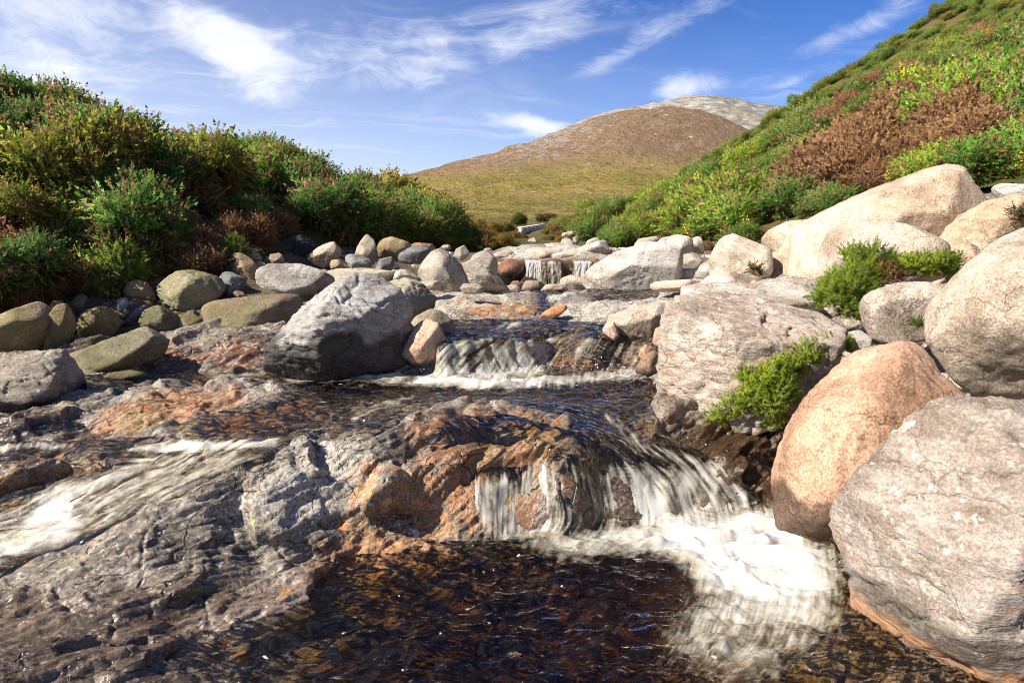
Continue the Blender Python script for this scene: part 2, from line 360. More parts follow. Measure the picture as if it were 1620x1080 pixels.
ORNG = paint([
    ([(380, 950), (560, 900), (800, 870), (740, 930), (500, 1040), (300, 1080)], .5, 24), ([(-340, 700), (300, 690), (460, 690), (300, 770), (0, 900), (-340, 950)], .55, 20),
    ([(1080, 940), (1340, 900), (1420, 1000), (1620, 1080), (1620, 1220), (1000, 1220), (1040, 1060)], .5, 24),
    ([(600, 690), (690, 648), (800, 640), (890, 660), (910, 700), (870, 760), (780, 775), (690, 750)], .76, 12),
    ([(560, 800), (700, 840), (780, 850), (760, 900), (600, 930), (430, 960), (450, 920)], .8, 18), ([(740, 740), (920, 720), (930, 840), (780, 860)], .5, 16),
    ([(560, 700), (760, 700), (860, 740), (860, 860), (520, 880)], .74, 20), ([(300, 960), (560, 930), (600, 1000), (380, 1060)], .42, 26), ([(230, 860), (330, 790), (470, 700), (440, 760)], .3, 18),
    ([(280, 690), (330, 660), (480, 622), (540, 622), (520, 650), (440, 690)], .95, 8), ([(130, 690), (160, 640), (300, 612), (440, 612), (330, 660), (200, 694)], 1.0, 10),
    ([(0, 735), (80, 728), (110, 742), (0, 750)], .8, 6), ([(690, 470), (860, 470), (870, 505), (740, 510)], .7, 8), ([(0, 650), (120, 640), (120, 660), (0, 670)], .6, 8),
    ([(930, 620), (1040, 615), (1050, 660), (930, 650)], .55, 12), ([(870, 560), (1010, 560), (1010, 590), (870, 590)], .8, 8), ([(100, 990), (450, 940), (440, 1000), (200, 1080)], .25, 20),
    ([(220, 560), (420, 530), (424, 590), (220, 595)], .75, 14),
])
_disc = lambda x, y, a, b: [(x + a * math.cos(t * .7), y + b * math.sin(t * .7)) for t in range(9)]
DISC = paint([(_disc(491, 687, 8, 6), 1, 2), (_disc(516, 696, 12, 9), 1, 2), (_disc(560, 690, 9, 4), .6, 3), (_disc(250, 800, 8, 4), .5, 3), (_disc(418, 905, 12, 6), .6, 3), (_disc(330, 930, 14, 6), .5, 3)])
SOIL_SHADE = paint([([(778, 412), (960, 412), (960, 452), (778, 452)], 1, 3), ([(1060, 690), (1120, 660), (1300, 660), (1260, 840), (1195, 790), (1110, 712)], 1, 8), ([(200, 600), (230, 560), (420, 520), (440, 595)], .5, 14), ([(-340, 470), (0, 480), (250, 430), (480, 395), (800, 390), (800, 440), (640, 440), (500, 450), (400, 480), (300, 520), (180, 560), (0, 580), (-340, 600)], 1, 10), ([(980, 380), (1230, 380), (1240, 440), (1090, 445), (980, 400)], .8, 8), ([(1240, 430), (1620, 400), (1620, 560), (1340, 560)], .5, 12)])  # bank soil; the patch beside the chute is the slab's shadow painted brown
WET_SHADE = paint([
    ([(778, 411), (960, 411), (960, 452), (778, 452)], 1, 3),
    ([(-300, 900), (120, 925), (300, 915), (460, 905), (600, 900), (780, 850), (900, 700), (1040, 640), (1300, 700), (1320, 900), (1620, 1080), (1620, 1200), (-300, 1200)], 1, 16),
    ([(600, 690), (680, 655), (900, 640), (1040, 620), (1100, 700), (1240, 800), (900, 860), (780, 860), (740, 760), (640, 730)], .85, 14),
    ([(-300, 640), (130, 650), (200, 690), (460, 690), (420, 740), (330, 770), (140, 850), (0, 895), (-300, 960)], 1, 10), ([(300, 690), (440, 630), (620, 620), (620, 680), (460, 700)], 1, 8),
    ([(130, 600), (440, 596), (1040, 596), (1040, 650), (440, 640), (420, 606), (200, 618)], 1, 8), ([(640, 530), (1040, 530), (1040, 600), (640, 600)], 1, 8),
    ([(200, 600), (230, 560), (420, 520), (440, 595)], .95, 14), ([(130, 690), (150, 640), (300, 612), (450, 612), (460, 690)], .55, 16), ([(1050, 690), (1120, 660), (1300, 660), (1260, 830), (1190, 790), (1110, 715)], 1, 8), ([(840, 452), (1010, 452), (1010, 468), (880, 482), (860, 500)], 1, 4), ([(690, 510), (900, 515), (900, 530), (690, 530)], 1, 4),  # patch beside the chute: wet mossy rock, darkened further for the slab's shadow
    ([(420, 830), (560, 790), (600, 880), (440, 900)], .3, 20),
])
PALE = paint([
    ([(420, 900), (760, 860), (1100, 880), (1340, 900), (1620, 1080), (1620, 1220), (300, 1220), (300, 1000)], 1.1, 20), ([(130, 590), (1050, 590), (1050, 700), (620, 690), (440, 690), (130, 640)], .5, 12),
    ([(1100, 950), (1340, 900), (1420, 1000), (1620, 1080), (1620, 1220), (1100, 1220), (1080, 1060)], 1.3, 24),
    ([(1040, 430), (1700, 430), (1700, 660), (1340, 640), (1240, 700), (1100, 600), (1060, 520)], .75, 14), ([(640, 440), (860, 440), (1080, 440), (1080, 470), (640, 470)], .8, 10),
    ([(300, 850), (420, 740), (480, 685), (580, 682), (640, 730), (620, 800), (500, 830), (400, 870)], .8, 30), ([(190, 640), (300, 612), (420, 608), (400, 630), (250, 650)], .8, 12),
    ([(850, 505), (900, 470), (1060, 462), (1060, 515)], 1, 10), ([(600, 470), (760, 455), (860, 465), (700, 505)], .8, 10), ([(0, 900), (200, 870), (330, 950), (100, 1000)], .35, 30), ([(760, 378), (1000, 378), (1000, 412), (780, 410)], 1, 6),
])
# flow directions (image space) for the streaks of foam
FLOWC = np.array([(800, 640, 1, .1), (900, 650, 1, .5), (960, 680, .8, 1), (1040, 730, .8, .5), (1150, 760, .8, 1), (1080, 790, .35, 1), (980, 790, .25, 1), (900, 780, .25, 1), (800, 790, -.02, 1), (760, 800, .1, 1), (850, 740, .1, 1),
                  (1000, 860, -1, .25), (1150, 880, -.4, 1), (1250, 900, .3, 1), (1200, 980, -.5, 1), (900, 870, -1, .3), (600, 950, -1, .35), (900, 980, -1, .3), (1200, 1060, -1, .4), (300, 1000, -1, .4),
                  (430, 700, -1, .1), (300, 740, -1, .55), (200, 780, -1, .6), (80, 820, -1, .5), (0, 870, -1, .15), (200, 712, -1, .05), (520, 650, -1, .6), (600, 640, -1, .4), (350, 680, -.8, .6), (400, 605, -1, .1), (600, 600, -1, .1),
                  (700, 570, -.6, .8), (800, 570, -.3, 1), (900, 570, -.2, 1), (1000, 575, -.4, 1), (850, 540, -1, .2), (750, 520, -1, .2), (960, 460, -1, .1), (870, 475, -.6, 1), (80, 680, -.5, 1), (500, 605, -1, .1), (1000, 610, -.6, .4), (800, 612, -1, .15)], float)
def flow_field():
    gx, gy = _gx[::4, ::4], _gy[::4, ::4]; sx = np.zeros(gx.shape); sy = sx.copy()
    for x, y, a, b in FLOWC:
        w = 1 / ((gx - x) ** 2 + ((gy - y) * 1.4) ** 2 + 400) ** 1.5
        l = math.hypot(a, b); sx += w * a / l; sy += w * b / l
    l = np.hypot(sx, sy) + 1e-9
    up = lambda m: np.repeat(np.repeat(m, 4, 0), 4, 1)[:MH, :MW]
    return blur(up(sx / l).astype(np.float32), 8), blur(up(sy / l).astype(np.float32), 8)
FX, FY = flow_field()
def lic(n, steps, stepx):
    """smear noise along the flow"""
    acc = n.copy(); wsum = 1.0; X, Y_ = _gx.copy(), _gy.copy(); X2, Y2 = _gx.copy(), _gy.copy()
    for k in range(steps):
        X = X + sample(FX, X, Y_) * stepx; Y_ = Y_ + sample(FY, X, Y_) * stepx
        X2 = X2 - sample(FX, X2, Y2) * stepx; Y2 = Y2 - sample(FY, X2, Y2) * stepx
        w = 1 - (k + 1) / (steps + 1)
        acc += w * (sample(n, X, Y_) + sample(n, X2, Y2)); wsum += 2 * w
    return acc / wsum
def norm01(a): 
    m, s = a.mean(), a.std(); return np.clip(.5 + (a - m) / s * .2, 0, 1).astype(np.float32)
STREAK = norm01(lic(rng.random(_gx.shape).astype(np.float32), 14, 2.6))
STREAKF = norm01(lic(rng.random(_gx.shape).astype(np.float32), 5, 2.2))
STREAKL = norm01(lic(blur(rng.random(_gx.shape).astype(np.float32), 5), 16, 4.0))

# ------------------------------------------------------------------ object helpers
def tag(o, label=None, cat=None, group=None, kind=None):
    if label: o['label'] = label
    if cat: o['category'] = cat
    if group: o['group'] = group
    if kind: o['kind'] = kind
    return o
def mesh_np(name, v, f, mat=None, attrs=None, smooth=True):
    """mesh from arrays (all faces of one size)"""
    me = bpy.data.meshes.new(name); v = np.ascontiguousarray(v, np.float32); f = np.ascontiguousarray(f, np.int32)
    k = f.shape[1]
    me.vertices.add(len(v)); me.vertices.foreach_set('co', v.ravel())
    me.loops.add(f.size); me.loops.foreach_set('vertex_index', f.ravel())
    me.polygons.add(len(f)); me.polygons.foreach_set('loop_start', np.arange(0, f.size, k, dtype=np.int32))
    if smooth: me.polygons.foreach_set('use_smooth', np.ones(len(f), bool))
    me.update(calc_edges=True)
    for an, av in (attrs or {}).items():
        av = np.ascontiguousarray(av, np.float32); vec = av.ndim == 2 and av.shape[1] == 3
        a = me.attributes.new(an, 'FLOAT_VECTOR' if vec else 'FLOAT', 'POINT'); a.data.foreach_set('vector' if vec else 'value', av.ravel())
    if mat: me.materials.append(mat)
    return me
def link(name, me, parent=None, loc=None):
    o = bpy.data.objects.new(name, me); col.objects.link(o)
    if parent: o.parent = parent
    if loc is not None: o.location = loc
    return o
def grid_faces(nr, nc, keep=None):
    i = np.arange(nr * nc, dtype=np.int32).reshape(nr, nc)
    f = np.stack([i[:-1, :-1], i[:-1, 1:], i[1:, 1:], i[1:, :-1]], -1).reshape(-1, 4)
    return f if keep is None else f[keep.reshape(-1)]
def compact(v, f, attrs):
    used = np.zeros(len(v), bool); used[f.ravel()] = True
    idx = np.cumsum(used) - 1
    return v[used], idx[f], {k: a.ravel()[used] for k, a in attrs.items()}
def normals(X, Y, Z):
    P = np.stack([X, Y, Z], -1); du = np.gradient(P, axis=1); dv = np.gradient(P, axis=0)
    n = np.cross(du, dv); return n / (np.linalg.norm(n, axis=-1, keepdims=True) + 1e-12)

# ------------------------------------------------------------------ materials
def new_mat(name):
    m = bpy.data.materials.new(name); m.use_nodes = True
    return m, NT(m.node_tree)
def lichen_discs(T, P, scale, rmax, dens):
    w = T.vm('ADD', P, T.vm('SCALE', T.vm('SUBTRACT', T.n('ShaderNodeTexNoise', Vector=P, Scale=scale * 2.5, Detail=4.0).outputs['Color'], (.5, .5, .5)), .9 / scale))
    v = T.vor(w, scale)
    r = T.n('ShaderNodeSeparateColor', Color=v.outputs['Color'])
    rad = T.m('MULTIPLY', T.ss(r.outputs[0], 1 - dens, 1.0, 0, 1), rmax)
    d = T.m('SUBTRACT', rad, v.outputs['Distance'])
    return T.ss(d, 0.0, .05), r.outputs[1]

def bed_material():
    m, T = new_mat('bedrock')
    P = T.n('ShaderNodeTexCoord').outputs['Object']
    Ps = T.mapv(T.mapv(P, rot=(0, 0, math.radians(-45))), scale=(1, 3.2, 2.2))
    wet, org, pale = T.attr('wet'), T.attr('orange'), T.attr('pale')
    n1 = T.noise(Ps, 1.6, 5, .62, .5); n2 = T.noise(Ps, 7, 6, .65, .4); n3 = T.noise(P, 45, 4, .7); n4 = T.noise(P, 3.1, 4, .6, .3)
    soil = T.attr('soil')  # soil brown, also carries the slab's painted shadow
    c = T.mix(T.ss(n1, .38, .62), (.135, .108, .088), (.32, .265, .205))
    c = T.mix(T.m('MULTIPLY', T.ss(n2, .48, .62), .85), c, (.085, .066, .058))
    pf = T.ss(T.m('ADD', T.m('MULTIPLY', pale, .30), T.m('MULTIPLY', T.m('ADD', n2, n4), .5)), .58, .74)
    c = T.mix(pf, c, T.mix(T.noise(P, 8, 4), (.33, .285, .24), (.56, .51, .44)))
    sub = T.ss(T.n('ShaderNodeSeparateXYZ', Vector=P).outputs[2], -.07, -.01, .25, 1.0)
    bk = T.m('MULTIPLY', T.ss(T.noise(P, 24, 6, .78), .50, .60), T.m('MULTIPLY', sub, .85))
    c = T.mix(bk, c, T.mix(T.ss(n3, .42, .58), (.055, .043, .038), (.50, .46, .40)))
    c = T.mix(T.m('MULTIPLY', T.ss(T.noise(P, 5, 4), .5, .7), .35), c, (.13, .125, .06))
    ofac = T.ss(T.m('ADD', T.m('MULTIPLY', org, .33), T.m('ADD', T.m('MULTIPLY', T.noise(Ps, 9, 6, .74, .8), .62), T.m('MULTIPLY', T.noise(P, 3.2, 5, .65), .38))), .68, .76)
    oc = T.mix(n3, (.30, .11, .045), (.56, .30, .14))
    oc = T.mix(T.ss(n4, .45, .65), oc, (.40, .27, .11))
    c = T.mix(T.m('MULTIPLY', ofac, .9), c, oc)
    c = T.mix(T.m('MULTIPLY', T.ss(T.noise(P, 30, 5, .8), .53, .60), T.m('MULTIPLY', sub, .72)), c, T.mix(T.ss(n4, .4, .6), (.07, .052, .04), (.44, .36, .26)))
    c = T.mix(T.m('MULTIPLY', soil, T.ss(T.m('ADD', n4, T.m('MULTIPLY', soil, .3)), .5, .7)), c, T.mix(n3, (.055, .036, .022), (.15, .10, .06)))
    ld_, lr = lichen_discs(T, P, 9.0, .38, .22)
    c = T.mix(T.m('MULTIPLY', ld_, T.m('SUBTRACT', 1.0, wet, clamp=True)), c, T.mix(T.ss(lr, .3, .8), (.58, .55, .48), (.42, .40, .2)))
    lo_, lr2 = lichen_discs(T, P, 13.0, .45, .45)
    c = T.mix(T.m('MULTIPLY', lo_, T.ss(org, .12, .4)), c, T.mix(lr2, (.55, .22, .07), (.6, .42, .22)))
    c = T.mix(T.ss(T.m('ADD', T.attr('disc'), T.m('MULTIPLY', T.m('SUBTRACT', n3, .5), .5)), .3, .5), c, (.70, .64, .57))
    c = T.mix(T.ss(n3, .3, .7), T.mix(1.0, c, (.62, .62, .62), 'MULTIPLY'), T.mix(1.0, c, (1.35, 1.33, 1.3), 'MULTIPLY'))
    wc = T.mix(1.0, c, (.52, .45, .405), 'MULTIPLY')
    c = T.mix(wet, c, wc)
    h = T.m('ADD', T.m('MULTIPLY', T.noise(Ps, 14, 5, .68, .5), .7), T.m('MULTIPLY', n3, .35))
    nb_ = T.n('ShaderNodeBump', Strength=T.m('MULTIPLY_ADD', wet, -.5, .95), Distance=.03, Height=h); nb = nb_.outputs[0]
    cr = T.vor(T.vm('ADD', Ps, T.vm('SCALE', T.n('ShaderNodeTexNoise', Vector=P, Scale=6.0, Detail=4.0).outputs['Color'], .16)), 3.4, 'DISTANCE_TO_EDGE').outputs['Distance']
    cr = T.m('ADD', cr, T.m('MULTIPLY', T.ss(T.noise(P, 2.4, 4, .6), .44, .53), .06))
    nb = T.bump(T.ss(cr, 0, .03), .7, .04, nb)
    c = T.mix(T.m('MULTIPLY', T.ss(cr, .018, .0), .7), c, (.02, .016, .014))
    b = T.n('ShaderNodeBsdfPrincipled', Base_Color=c, Roughness=T.m('ADD', T.m('MULTIPLY', wet, -.68), .84), Normal=nb)
    b.inputs['Specular IOR Level'].default_value = .5
    T.n('ShaderNodeOutputMaterial', Surface=b)
    return m

def stone_material(name, strata=0.0, speck=1.0, discs=0.0, rust=0.0, green=0.0):
    """boulder stone; the object's own colour is its base tint"""
    m, T = new_mat(name)
    oi = T.n('ShaderNodeObjectInfo'); P0 = T.n('ShaderNodeTexCoord').outputs['Object']
    P = T.vm('ADD', P0, T.vm('SCALE', T.n('ShaderNodeCombineXYZ', X=oi.outputs['Random'], Y=oi.outputs['Random'], Z=oi.outputs['Random']).outputs[0], 37.0))
    tint = oi.outputs['Color']; wet = T.attr('wet')
    Pl = T.mapv(P, scale=(1, 1, 1 + 3.0 * strata), rot=(math.radians(14), math.radians(22), 0)) if strata else P
    n1 = T.noise(Pl, 2.3, 7, .6, .4); n2 = T.noise(Pl, 9, 6, .66, .5); n3 = T.noise(P, 75, 4, .75); n4 = T.noise(P, 1.2, 4, .5)
    n5 = T.noise(P, 30, 5, .72)
    dark = T.mix(1.0, tint, (.60, .54, .48), 'MULTIPLY'); light = T.mix(1.0, tint, (1.22, 1.2, 1.18), 'MULTIPLY')
    c = T.mix(T.ss(n1, .3, .7), dark, light)
    c = T.mix(T.m('MULTIPLY', T.ss(n2, .52, .75), .3 + .4 * strata), c, T.mix(1.0, tint, (.42, .38, .36), 'MULTIPLY'))
    if strata:
        c = T.mix(T.m('MULTIPLY', T.ss(T.noise(Pl, 16, 8, .7, 1.2), .55, .68), .6), c, T.mix(1.0, light, (1.3, 1.3, 1.3), 'MULTIPLY'))
    c = T.mix(T.m('MULTIPLY', T.ss(n4, .48, .64), .45), c, T.mix(1.0, tint, (1.25, 1.32, 1.4), 'MULTIPLY'))
    c = T.mix(T.m('MULTIPLY', T.ss(T.noise(T.mapv(P, scale=(5, 5, .7)), 1.5, 5, .65), .48, .70), .45), c, T.mix(1.0, c, (.58, .50, .42), 'MULTIPLY'))
    c = T.mix(T.m('MULTIPLY', T.ss(n5, .50, .64), .5), c, T.mix(1.0, c, (.55, .50, .46), 'MULTIPLY'))
    g = T.ss(n3, .38, .62)
    c = T.mix(T.m('MULTIPLY', T.m('SUBTRACT', 1.0, g), .75 * speck), c, T.mix(1.0, c, (.45, .42, .4), 'MULTIPLY'))
    c = T.mix(T.m('MULTIPLY', g, .45 * speck), c, T.mix(1.0, c, (1.5, 1.48, 1.45), 'MULTIPLY'))
    if rust:
        rf = T.ss(T.m('ADD', T.m('MULTIPLY', n4, .6), T.m('MULTIPLY', n2, .4)), .62 - .16 * rust, .70 - .1 * rust)
        c = T.mix(T.m('MULTIPLY', rf, .7), c, T.mix(n3, (.22, .085, .04), (.45, .20, .09)))
    if green:
        c = T.mix(1.0, c, (.80, .79, .76), 'MULTIPLY')
        gf = T.ss(T.noise(P, 2.6, 6, .62, .4), .62 - .2 * green, .78 - .2 * green)
        c = T.mix(T.m('MULTIPLY', gf, .6), c, T.mix(n3, (.06, .065, .02), (.22, .20, .07)))
    if discs:
        dm, dr = lichen_discs(T, P, 5.5, .42, discs * 1.3)
        c = T.mix(T.m('MULTIPLY', dm, T.m('MULTIPLY', T.ss(n5, .35, .6), .75)), c, T.mix(T.ss(dr, .2, .9), (.58, .54, .47), (.36, .35, .27)))
        dm, dr = lichen_discs(T, P, 22.0, .36, discs * 1.4)
        c = T.mix(T.m('MULTIPLY', dm, .6), c, (.56, .52, .46))
    wb = T.mix(T.ss(n2, .57, .66), (.014, .011, .011), T.mix(n1, (.07, .04, .02), (.2, .11, .04)))
    c = T.mix(T.m('MULTIPLY', wet, .96), c, T.mix(.03, wb, c)); c = T.mix(T.m('MULTIPLY', T.attr('rim'), T.ss(n5, .3, .6, .25, .85)), c, T.mix(n2, (.34, .14, .05), (.60, .32, .15)))
    cr = T.vor(T.vm('ADD', Pl, T.vm('SCALE', T.n('ShaderNodeTexNoise', Vector=P, Scale=4.0, Detail=5.0).outputs['Color'], .5)), 1.3, 'DISTANCE_TO_EDGE').outputs['Distance']
    h = T.m('ADD', T.m('MULTIPLY', T.noise(Pl, 11, 5, .66, .4), .9), T.m('ADD', T.m('MULTIPLY', n3, .22), T.m('MULTIPLY', n5, .4)))
    nb = T.bump(h, .55 + .35 * strata, .03)
    nb = T.bump(T.ss(cr, 0, .02 if strata else .012), .4, .02, nb)
    c = T.mix(T.m('MULTIPLY', T.ss(cr, .012, .0), .5), c, T.mix(1.0, c, (.4, .36, .33), 'MULTIPLY'))
    b = T.n('ShaderNodeBsdfPrincipled', Base_Color=c, Roughness=T.m('ADD', T.m('MULTIPLY', wet, -.4), .86), Normal=nb)
    b.inputs['Specular IOR Level'].default_value = .25
    T.n('ShaderNodeOutputMaterial', Surface=b)
    return m

def water_material():
    m, T = new_mat('stream_water')
    P = T.n('ShaderNodeTexCoord').outputs['Object']
    dep, foam, st, sf, turb = T.attr('depth'), T.attr('foam'), T.attr('streak'), T.attr('fine'), T.attr('turb')
    # peat-brown absorption
    k = T.m('MULTIPLY', T.m('MAXIMUM', dep, 0.0), -1.0)
    tc = T.n('ShaderNodeCombineColor', Red=T.m('EXPONENT', T.m('MULTIPLY', k, 3.2)), Green=T.m('EXPONENT', T.m('MULTIPLY', k, 4.6)), Blue=T.m('EXPONENT', T.m('MULTIPLY', k, 8.2))).outputs[0]
    Pw = T.mapv(P, scale=(1, 2.4, 1), rot=(0, 0, math.radians(14)))
    h = T.m('ADD', T.m('MULTIPLY', T.noise(Pw, 5.0, 1.5, .5, 1.4), 1.0), T.m('MULTIPLY', T.noise(Pw, 15, 3, .5, 1.0), .15))
    nb = T.bump(h, 1.0, .07); nb = T.bump(T.m('ADD', T.m('MULTIPLY', st, .5), T.m('MULTIPLY', sf, .2)), .2, .03, nb)
    gl = T.n('ShaderNodeBsdfGlossy', Color=(1, 1, 1), Roughness=.03, Normal=nb)
    tr = T.n('ShaderNodeBsdfTransparent', Color=tc)
    fr = T.n('ShaderNodeFresnel', IOR=1.42, Normal=nb)
    wat = T.n('ShaderNodeMixShader', Fac=fr, i1=tr.outputs[0], i2=gl.outputs[0])
    fn = T.noise(P, 55, 5, .7); fl = T.m('MULTIPLY_ADD', T.vor(T.vm('ADD', P, T.vm('SCALE', T.n('ShaderNodeTexNoise', Vector=P, Scale=14.0, Detail=3.0).outputs['Color'], .10)), 17.0).outputs['Distance'], .55, T.m('MULTIPLY', T.noise(P, 7, 4, .6, .6), .6))
    q = T.m('ADD', T.m('ADD', T.m('MULTIPLY_ADD', foam, 1.55, -.28), T.m('MULTIPLY', T.m('SUBTRACT', T.noise(P, 3.2, 5, .6, .8), .5), T.ss(foam, .55, .85, .75, .35))), T.m('ADD', T.m('MULTIPLY', T.m('MULTIPLY', T.m('SUBTRACT', st, .5), turb), T.ss(foam, .6, .95, 1.0, .2)), T.m('ADD', T.m('MULTIPLY', T.m('SUBTRACT', sf, .5), .35), T.m('ADD', T.m('MULTIPLY', T.m('SUBTRACT', fn, .5), .45), T.m('MULTIPLY', T.m('SUBTRACT', fl, .5), T.ss(foam, .5, .8, .55, .04))))))
    a = T.m('MULTIPLY', T.m('MULTIPLY', T.ss(q, .18, 1.02), T.ss(foam, .04, .25)), T.ss(foam, .5, .85, .78, .97))
    bw = T.vor(T.vm('ADD', P, T.vm('SCALE', T.n('ShaderNodeTexNoise', Vector=P, Scale=5.0, Detail=2.0).outputs['Color'], .25)), 15.0)
    bub = T.m('MULTIPLY', T.m('LESS_THAN', bw.outputs['Distance'], T.m('MULTIPLY', T.ss(T.n('ShaderNodeSeparateColor', Color=bw.outputs['Color']).outputs[0], .86, 1.0), .16)), T.ss(dep, .02, .06))
    a = T.m('MAXIMUM', a, T.m('MULTIPLY', bub, .85))
    fc = T.mix(T.ss(T.m('ADD', q, T.m('MULTIPLY', T.m('SUBTRACT', T.noise(P, 3.5, 4), .5), 1.0)), .3, 1.2), (.68, .61, .45), (.72, .71, .675))
    fb = T.n('ShaderNodeBsdfPrincipled', Base_Color=fc, Roughness=.45, Normal=T.bump(T.m('ADD', T.m('MULTIPLY', fn, .6), T.m('MULTIPLY', T.noise(P, 7, 3), 1.0)), .25, .03))
    fb.inputs['Specular IOR Level'].default_value = .3
    tl = T.n('ShaderNodeBsdfTranslucent', Color=fc)
    fb2 = T.n('ShaderNodeMixShader', Fac=.3, i1=fb.outputs[0], i2=tl.outputs[0])
    out = T.n('ShaderNodeMixShader', Fac=a, i1=wat.outputs[0], i2=fb2.outputs[0])
    T.n('ShaderNodeOutputMaterial', Surface=out)
    return m

M_BED = bed_material(); M_WATER = water_material()
M_GRAN = stone_material('granite', 0, 1.0); M_GRANR = stone_material('rusty_granite', 0, 1.0, rust=.55)
M_SCHIST = stone_material('layered_schist', .8, .7, discs=.5, rust=.38); M_SCHISTG = stone_material('grey_schist', .7, .5, discs=.12)
M_MOSSY = stone_material('mossy_stone', .2, .8, green=.8)
M_PALE = stone_material('pale_stone', .35, .8, discs=.1)

# ------------------------------------------------------------------ streambed and stream
QS = 1.0
us = np.arange(-1.08, 1.08, 2.2 / 1080 * QS)
ys = [1.95]
while ys[-1] < 14.5:
    y = ys[-1]; ys.append(y + (.0066 if y < 6.4 else .0066 + (y - 6.4) * .009) * QS)
ys = np.array(ys)
GX = us[None, :] * ys[:, None]; GY = np.repeat(ys[:, None], len(us), 1)
B0 = ground(GX, GY)
PXs, PYs = proj(GX, GY, B0)
film, foam0, orng, wet_shade, pale, soil_shade, discm = (sample(im, PXs, PYs) for im in (FILM, FOAM, ORNG, WET_SHADE, PALE, SOIL_SHADE, DISC))
N0 = normals(GX, GY, B0)
sa, sc = (GX + GY) * .7071 + B0 * .4, (GY - GX) * .7071 + B0 * .5
wx, wy = fbm2(sa * 2, sc * 2, 3) * .25, fbm2(sa * 2 + 9, sc * 2 + 4, 3) * .15
f1, e1 = facets2((sa + wx) * 1.9, (sc + wy) * 4.2, 3); f2, e2 = facets2((sa + wx) * 5.5, (sc + wy) * 13.0, 11)
def soft(a, n):
    for _ in range(n):
        a = a.copy(); a[1:-1] = (a[:-2] + 2 * a[1:-1] + a[2:]) / 4; a[:, 1:-1] = (a[:, :-2] + 2 * a[:, 1:-1] + a[:, 2:]) / 4
    return a
f1, f2, e1, e2 = soft(f1, 3), soft(f2, 2), soft(e1, 2), soft(e2, 2)
disp = .036 * fbm2(sa * .8, sc * 3.2, 4) + .075 * f1 - .016 * (1 - sstep(e1, 0, .05)) + .026 * f2 - .003 * (1 - sstep(e2, 0, .12)) + .020 * fbm2(sa * 2.6, sc * 22, 3, .5, True) + .005 * fbm2(sa * 22, sc * 40, 2)
calm = sstep(film, .2, .8)
disp *= (1 - .78 * calm) * np.clip(GY / 3.2, .8, 1.25) * (1 - .45 * sstep(GY, 6.5, 9))
BX, BY, BZ = GX + N0[..., 0] * disp, GY + N0[..., 1] * disp, B0 + N0[..., 2] * disp
nr, nc = GX.shape
fpx = (PXs[:-1, :-1] + PXs[1:, 1:]) / 2; fpy = (PYs[:-1, :-1] + PYs[1:, 1:]) / 2
def inpoly(px, py, pts):
    m = np.zeros(px.shape, bool)
    for i in range(len(pts)):
        (x0, y0), (x1, y1) = pts[i], pts[(i + 1) % len(pts)]
        if y0 == y1: continue
        m ^= ((y0 > py) != (y1 > py)) & (px < (x1 - x0) * (py - y0) / (y1 - y0) + x0)
    return m
OUTCROPS = [
    ('rock_outcrop', 'big dark outcrop streaked grey and orange in the foreground, left of the white chute', [(-340, 1000), (0, 890), (150, 858), (300, 793), (420, 738), (470, 692), (530, 680), (620, 684), (690, 650), (800, 640), (890, 660), (920, 700), (915, 850), (780, 862), (640, 900), (450, 940), (200, 985), (0, 1030), (-340, 1150)]),
    ('rock_shelf', 'low shelf of rock crusted with orange and pale lichen, above the left rapids', [(130, 695), (150, 640), (250, 612), (400, 604), (470, 615), (540, 625), (500, 690), (300, 696)]),
    ('rock_slab', 'flat orange stained bedrock slab upstream of the small reddish boulder', [(660, 515), (660, 462), (760, 455), (850, 462), (866, 505), (760, 514)]),
    ('rock_slab', 'flat pale grey ribbed bedrock slab in mid stream, behind the wedge shaped boulder', [(850, 522), (870, 490), (920, 468), (1070, 460), (1075, 520), (960, 524)]),
]
fv = np.stack([BX, BY, BZ], -1).reshape(-1, 3); att = dict(wet=wet_shade, orange=orng, pale=pale, soil=soil_shade, disc=discm)
rest = np.ones(fpx.shape, bool)
for nm, lb, pg in OUTCROPS:
    k = inpoly(fpx, fpy, pg) & rest; rest &= ~k
    v, f, a = compact(fv, grid_faces(nr, nc, k), att)
    tag(link(nm, mesh_np(nm, v, f, M_BED, a)), lb, 'rock')
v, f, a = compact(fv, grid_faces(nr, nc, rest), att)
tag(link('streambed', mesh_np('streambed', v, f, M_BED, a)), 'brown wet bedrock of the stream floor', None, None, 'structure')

# water surface: level pools joined by thin sheets running over the rock
PPX, PPY = proj(GX, GY, B0)
def pool(level, pts, r):
    """mask is read where the pool's own surface lies"""
    qx, qy = proj(GX, GY, np.full(GX.shape, level)); m = sample(blur(poly(pts), r), qx, qy); m = np.where((qy > MY0 + MS * MH) | (qy < MY0) | (GY < 1.0), m if level == 0.0 else 0, m)
    return np.where(m > .08, level - .30 * (1 - sstep(m, .08, .6)), -3.0)
levels = [
    pool(0.0, [(-340, 1300), (-340, 960), (200, 880), (600, 840), (780, 845), (960, 820), (1200, 780), (1330, 830), (1700, 950), (1700, 1215), (-340, 1215)], 6),
    pool(.525, [(120, 592), (430, 585), (660, 590), (1060, 585), (1060, 640), (960, 642), (900, 640), (640, 632), (480, 612), (430, 602), (300, 606), (130, 625)], 5),
    pool(.79, [(690, 508), (760, 512), (860, 508), (860, 530), (760, 540), (690, 545)], 5),
    pool(.985, [(920, 452), (1025, 450), (1060, 462), (1010, 468), (930, 468)], 3),
    pool(.965, [(780, 444), (940, 444), (940, 456), (780, 456)], 3),
]
Wz = np.max(levels, 0)
thin = B0 + np.where(film > .02, -.05 + .085 * sstep(film, .25, .75), -.2)
Wz = np.maximum(Wz, thin)
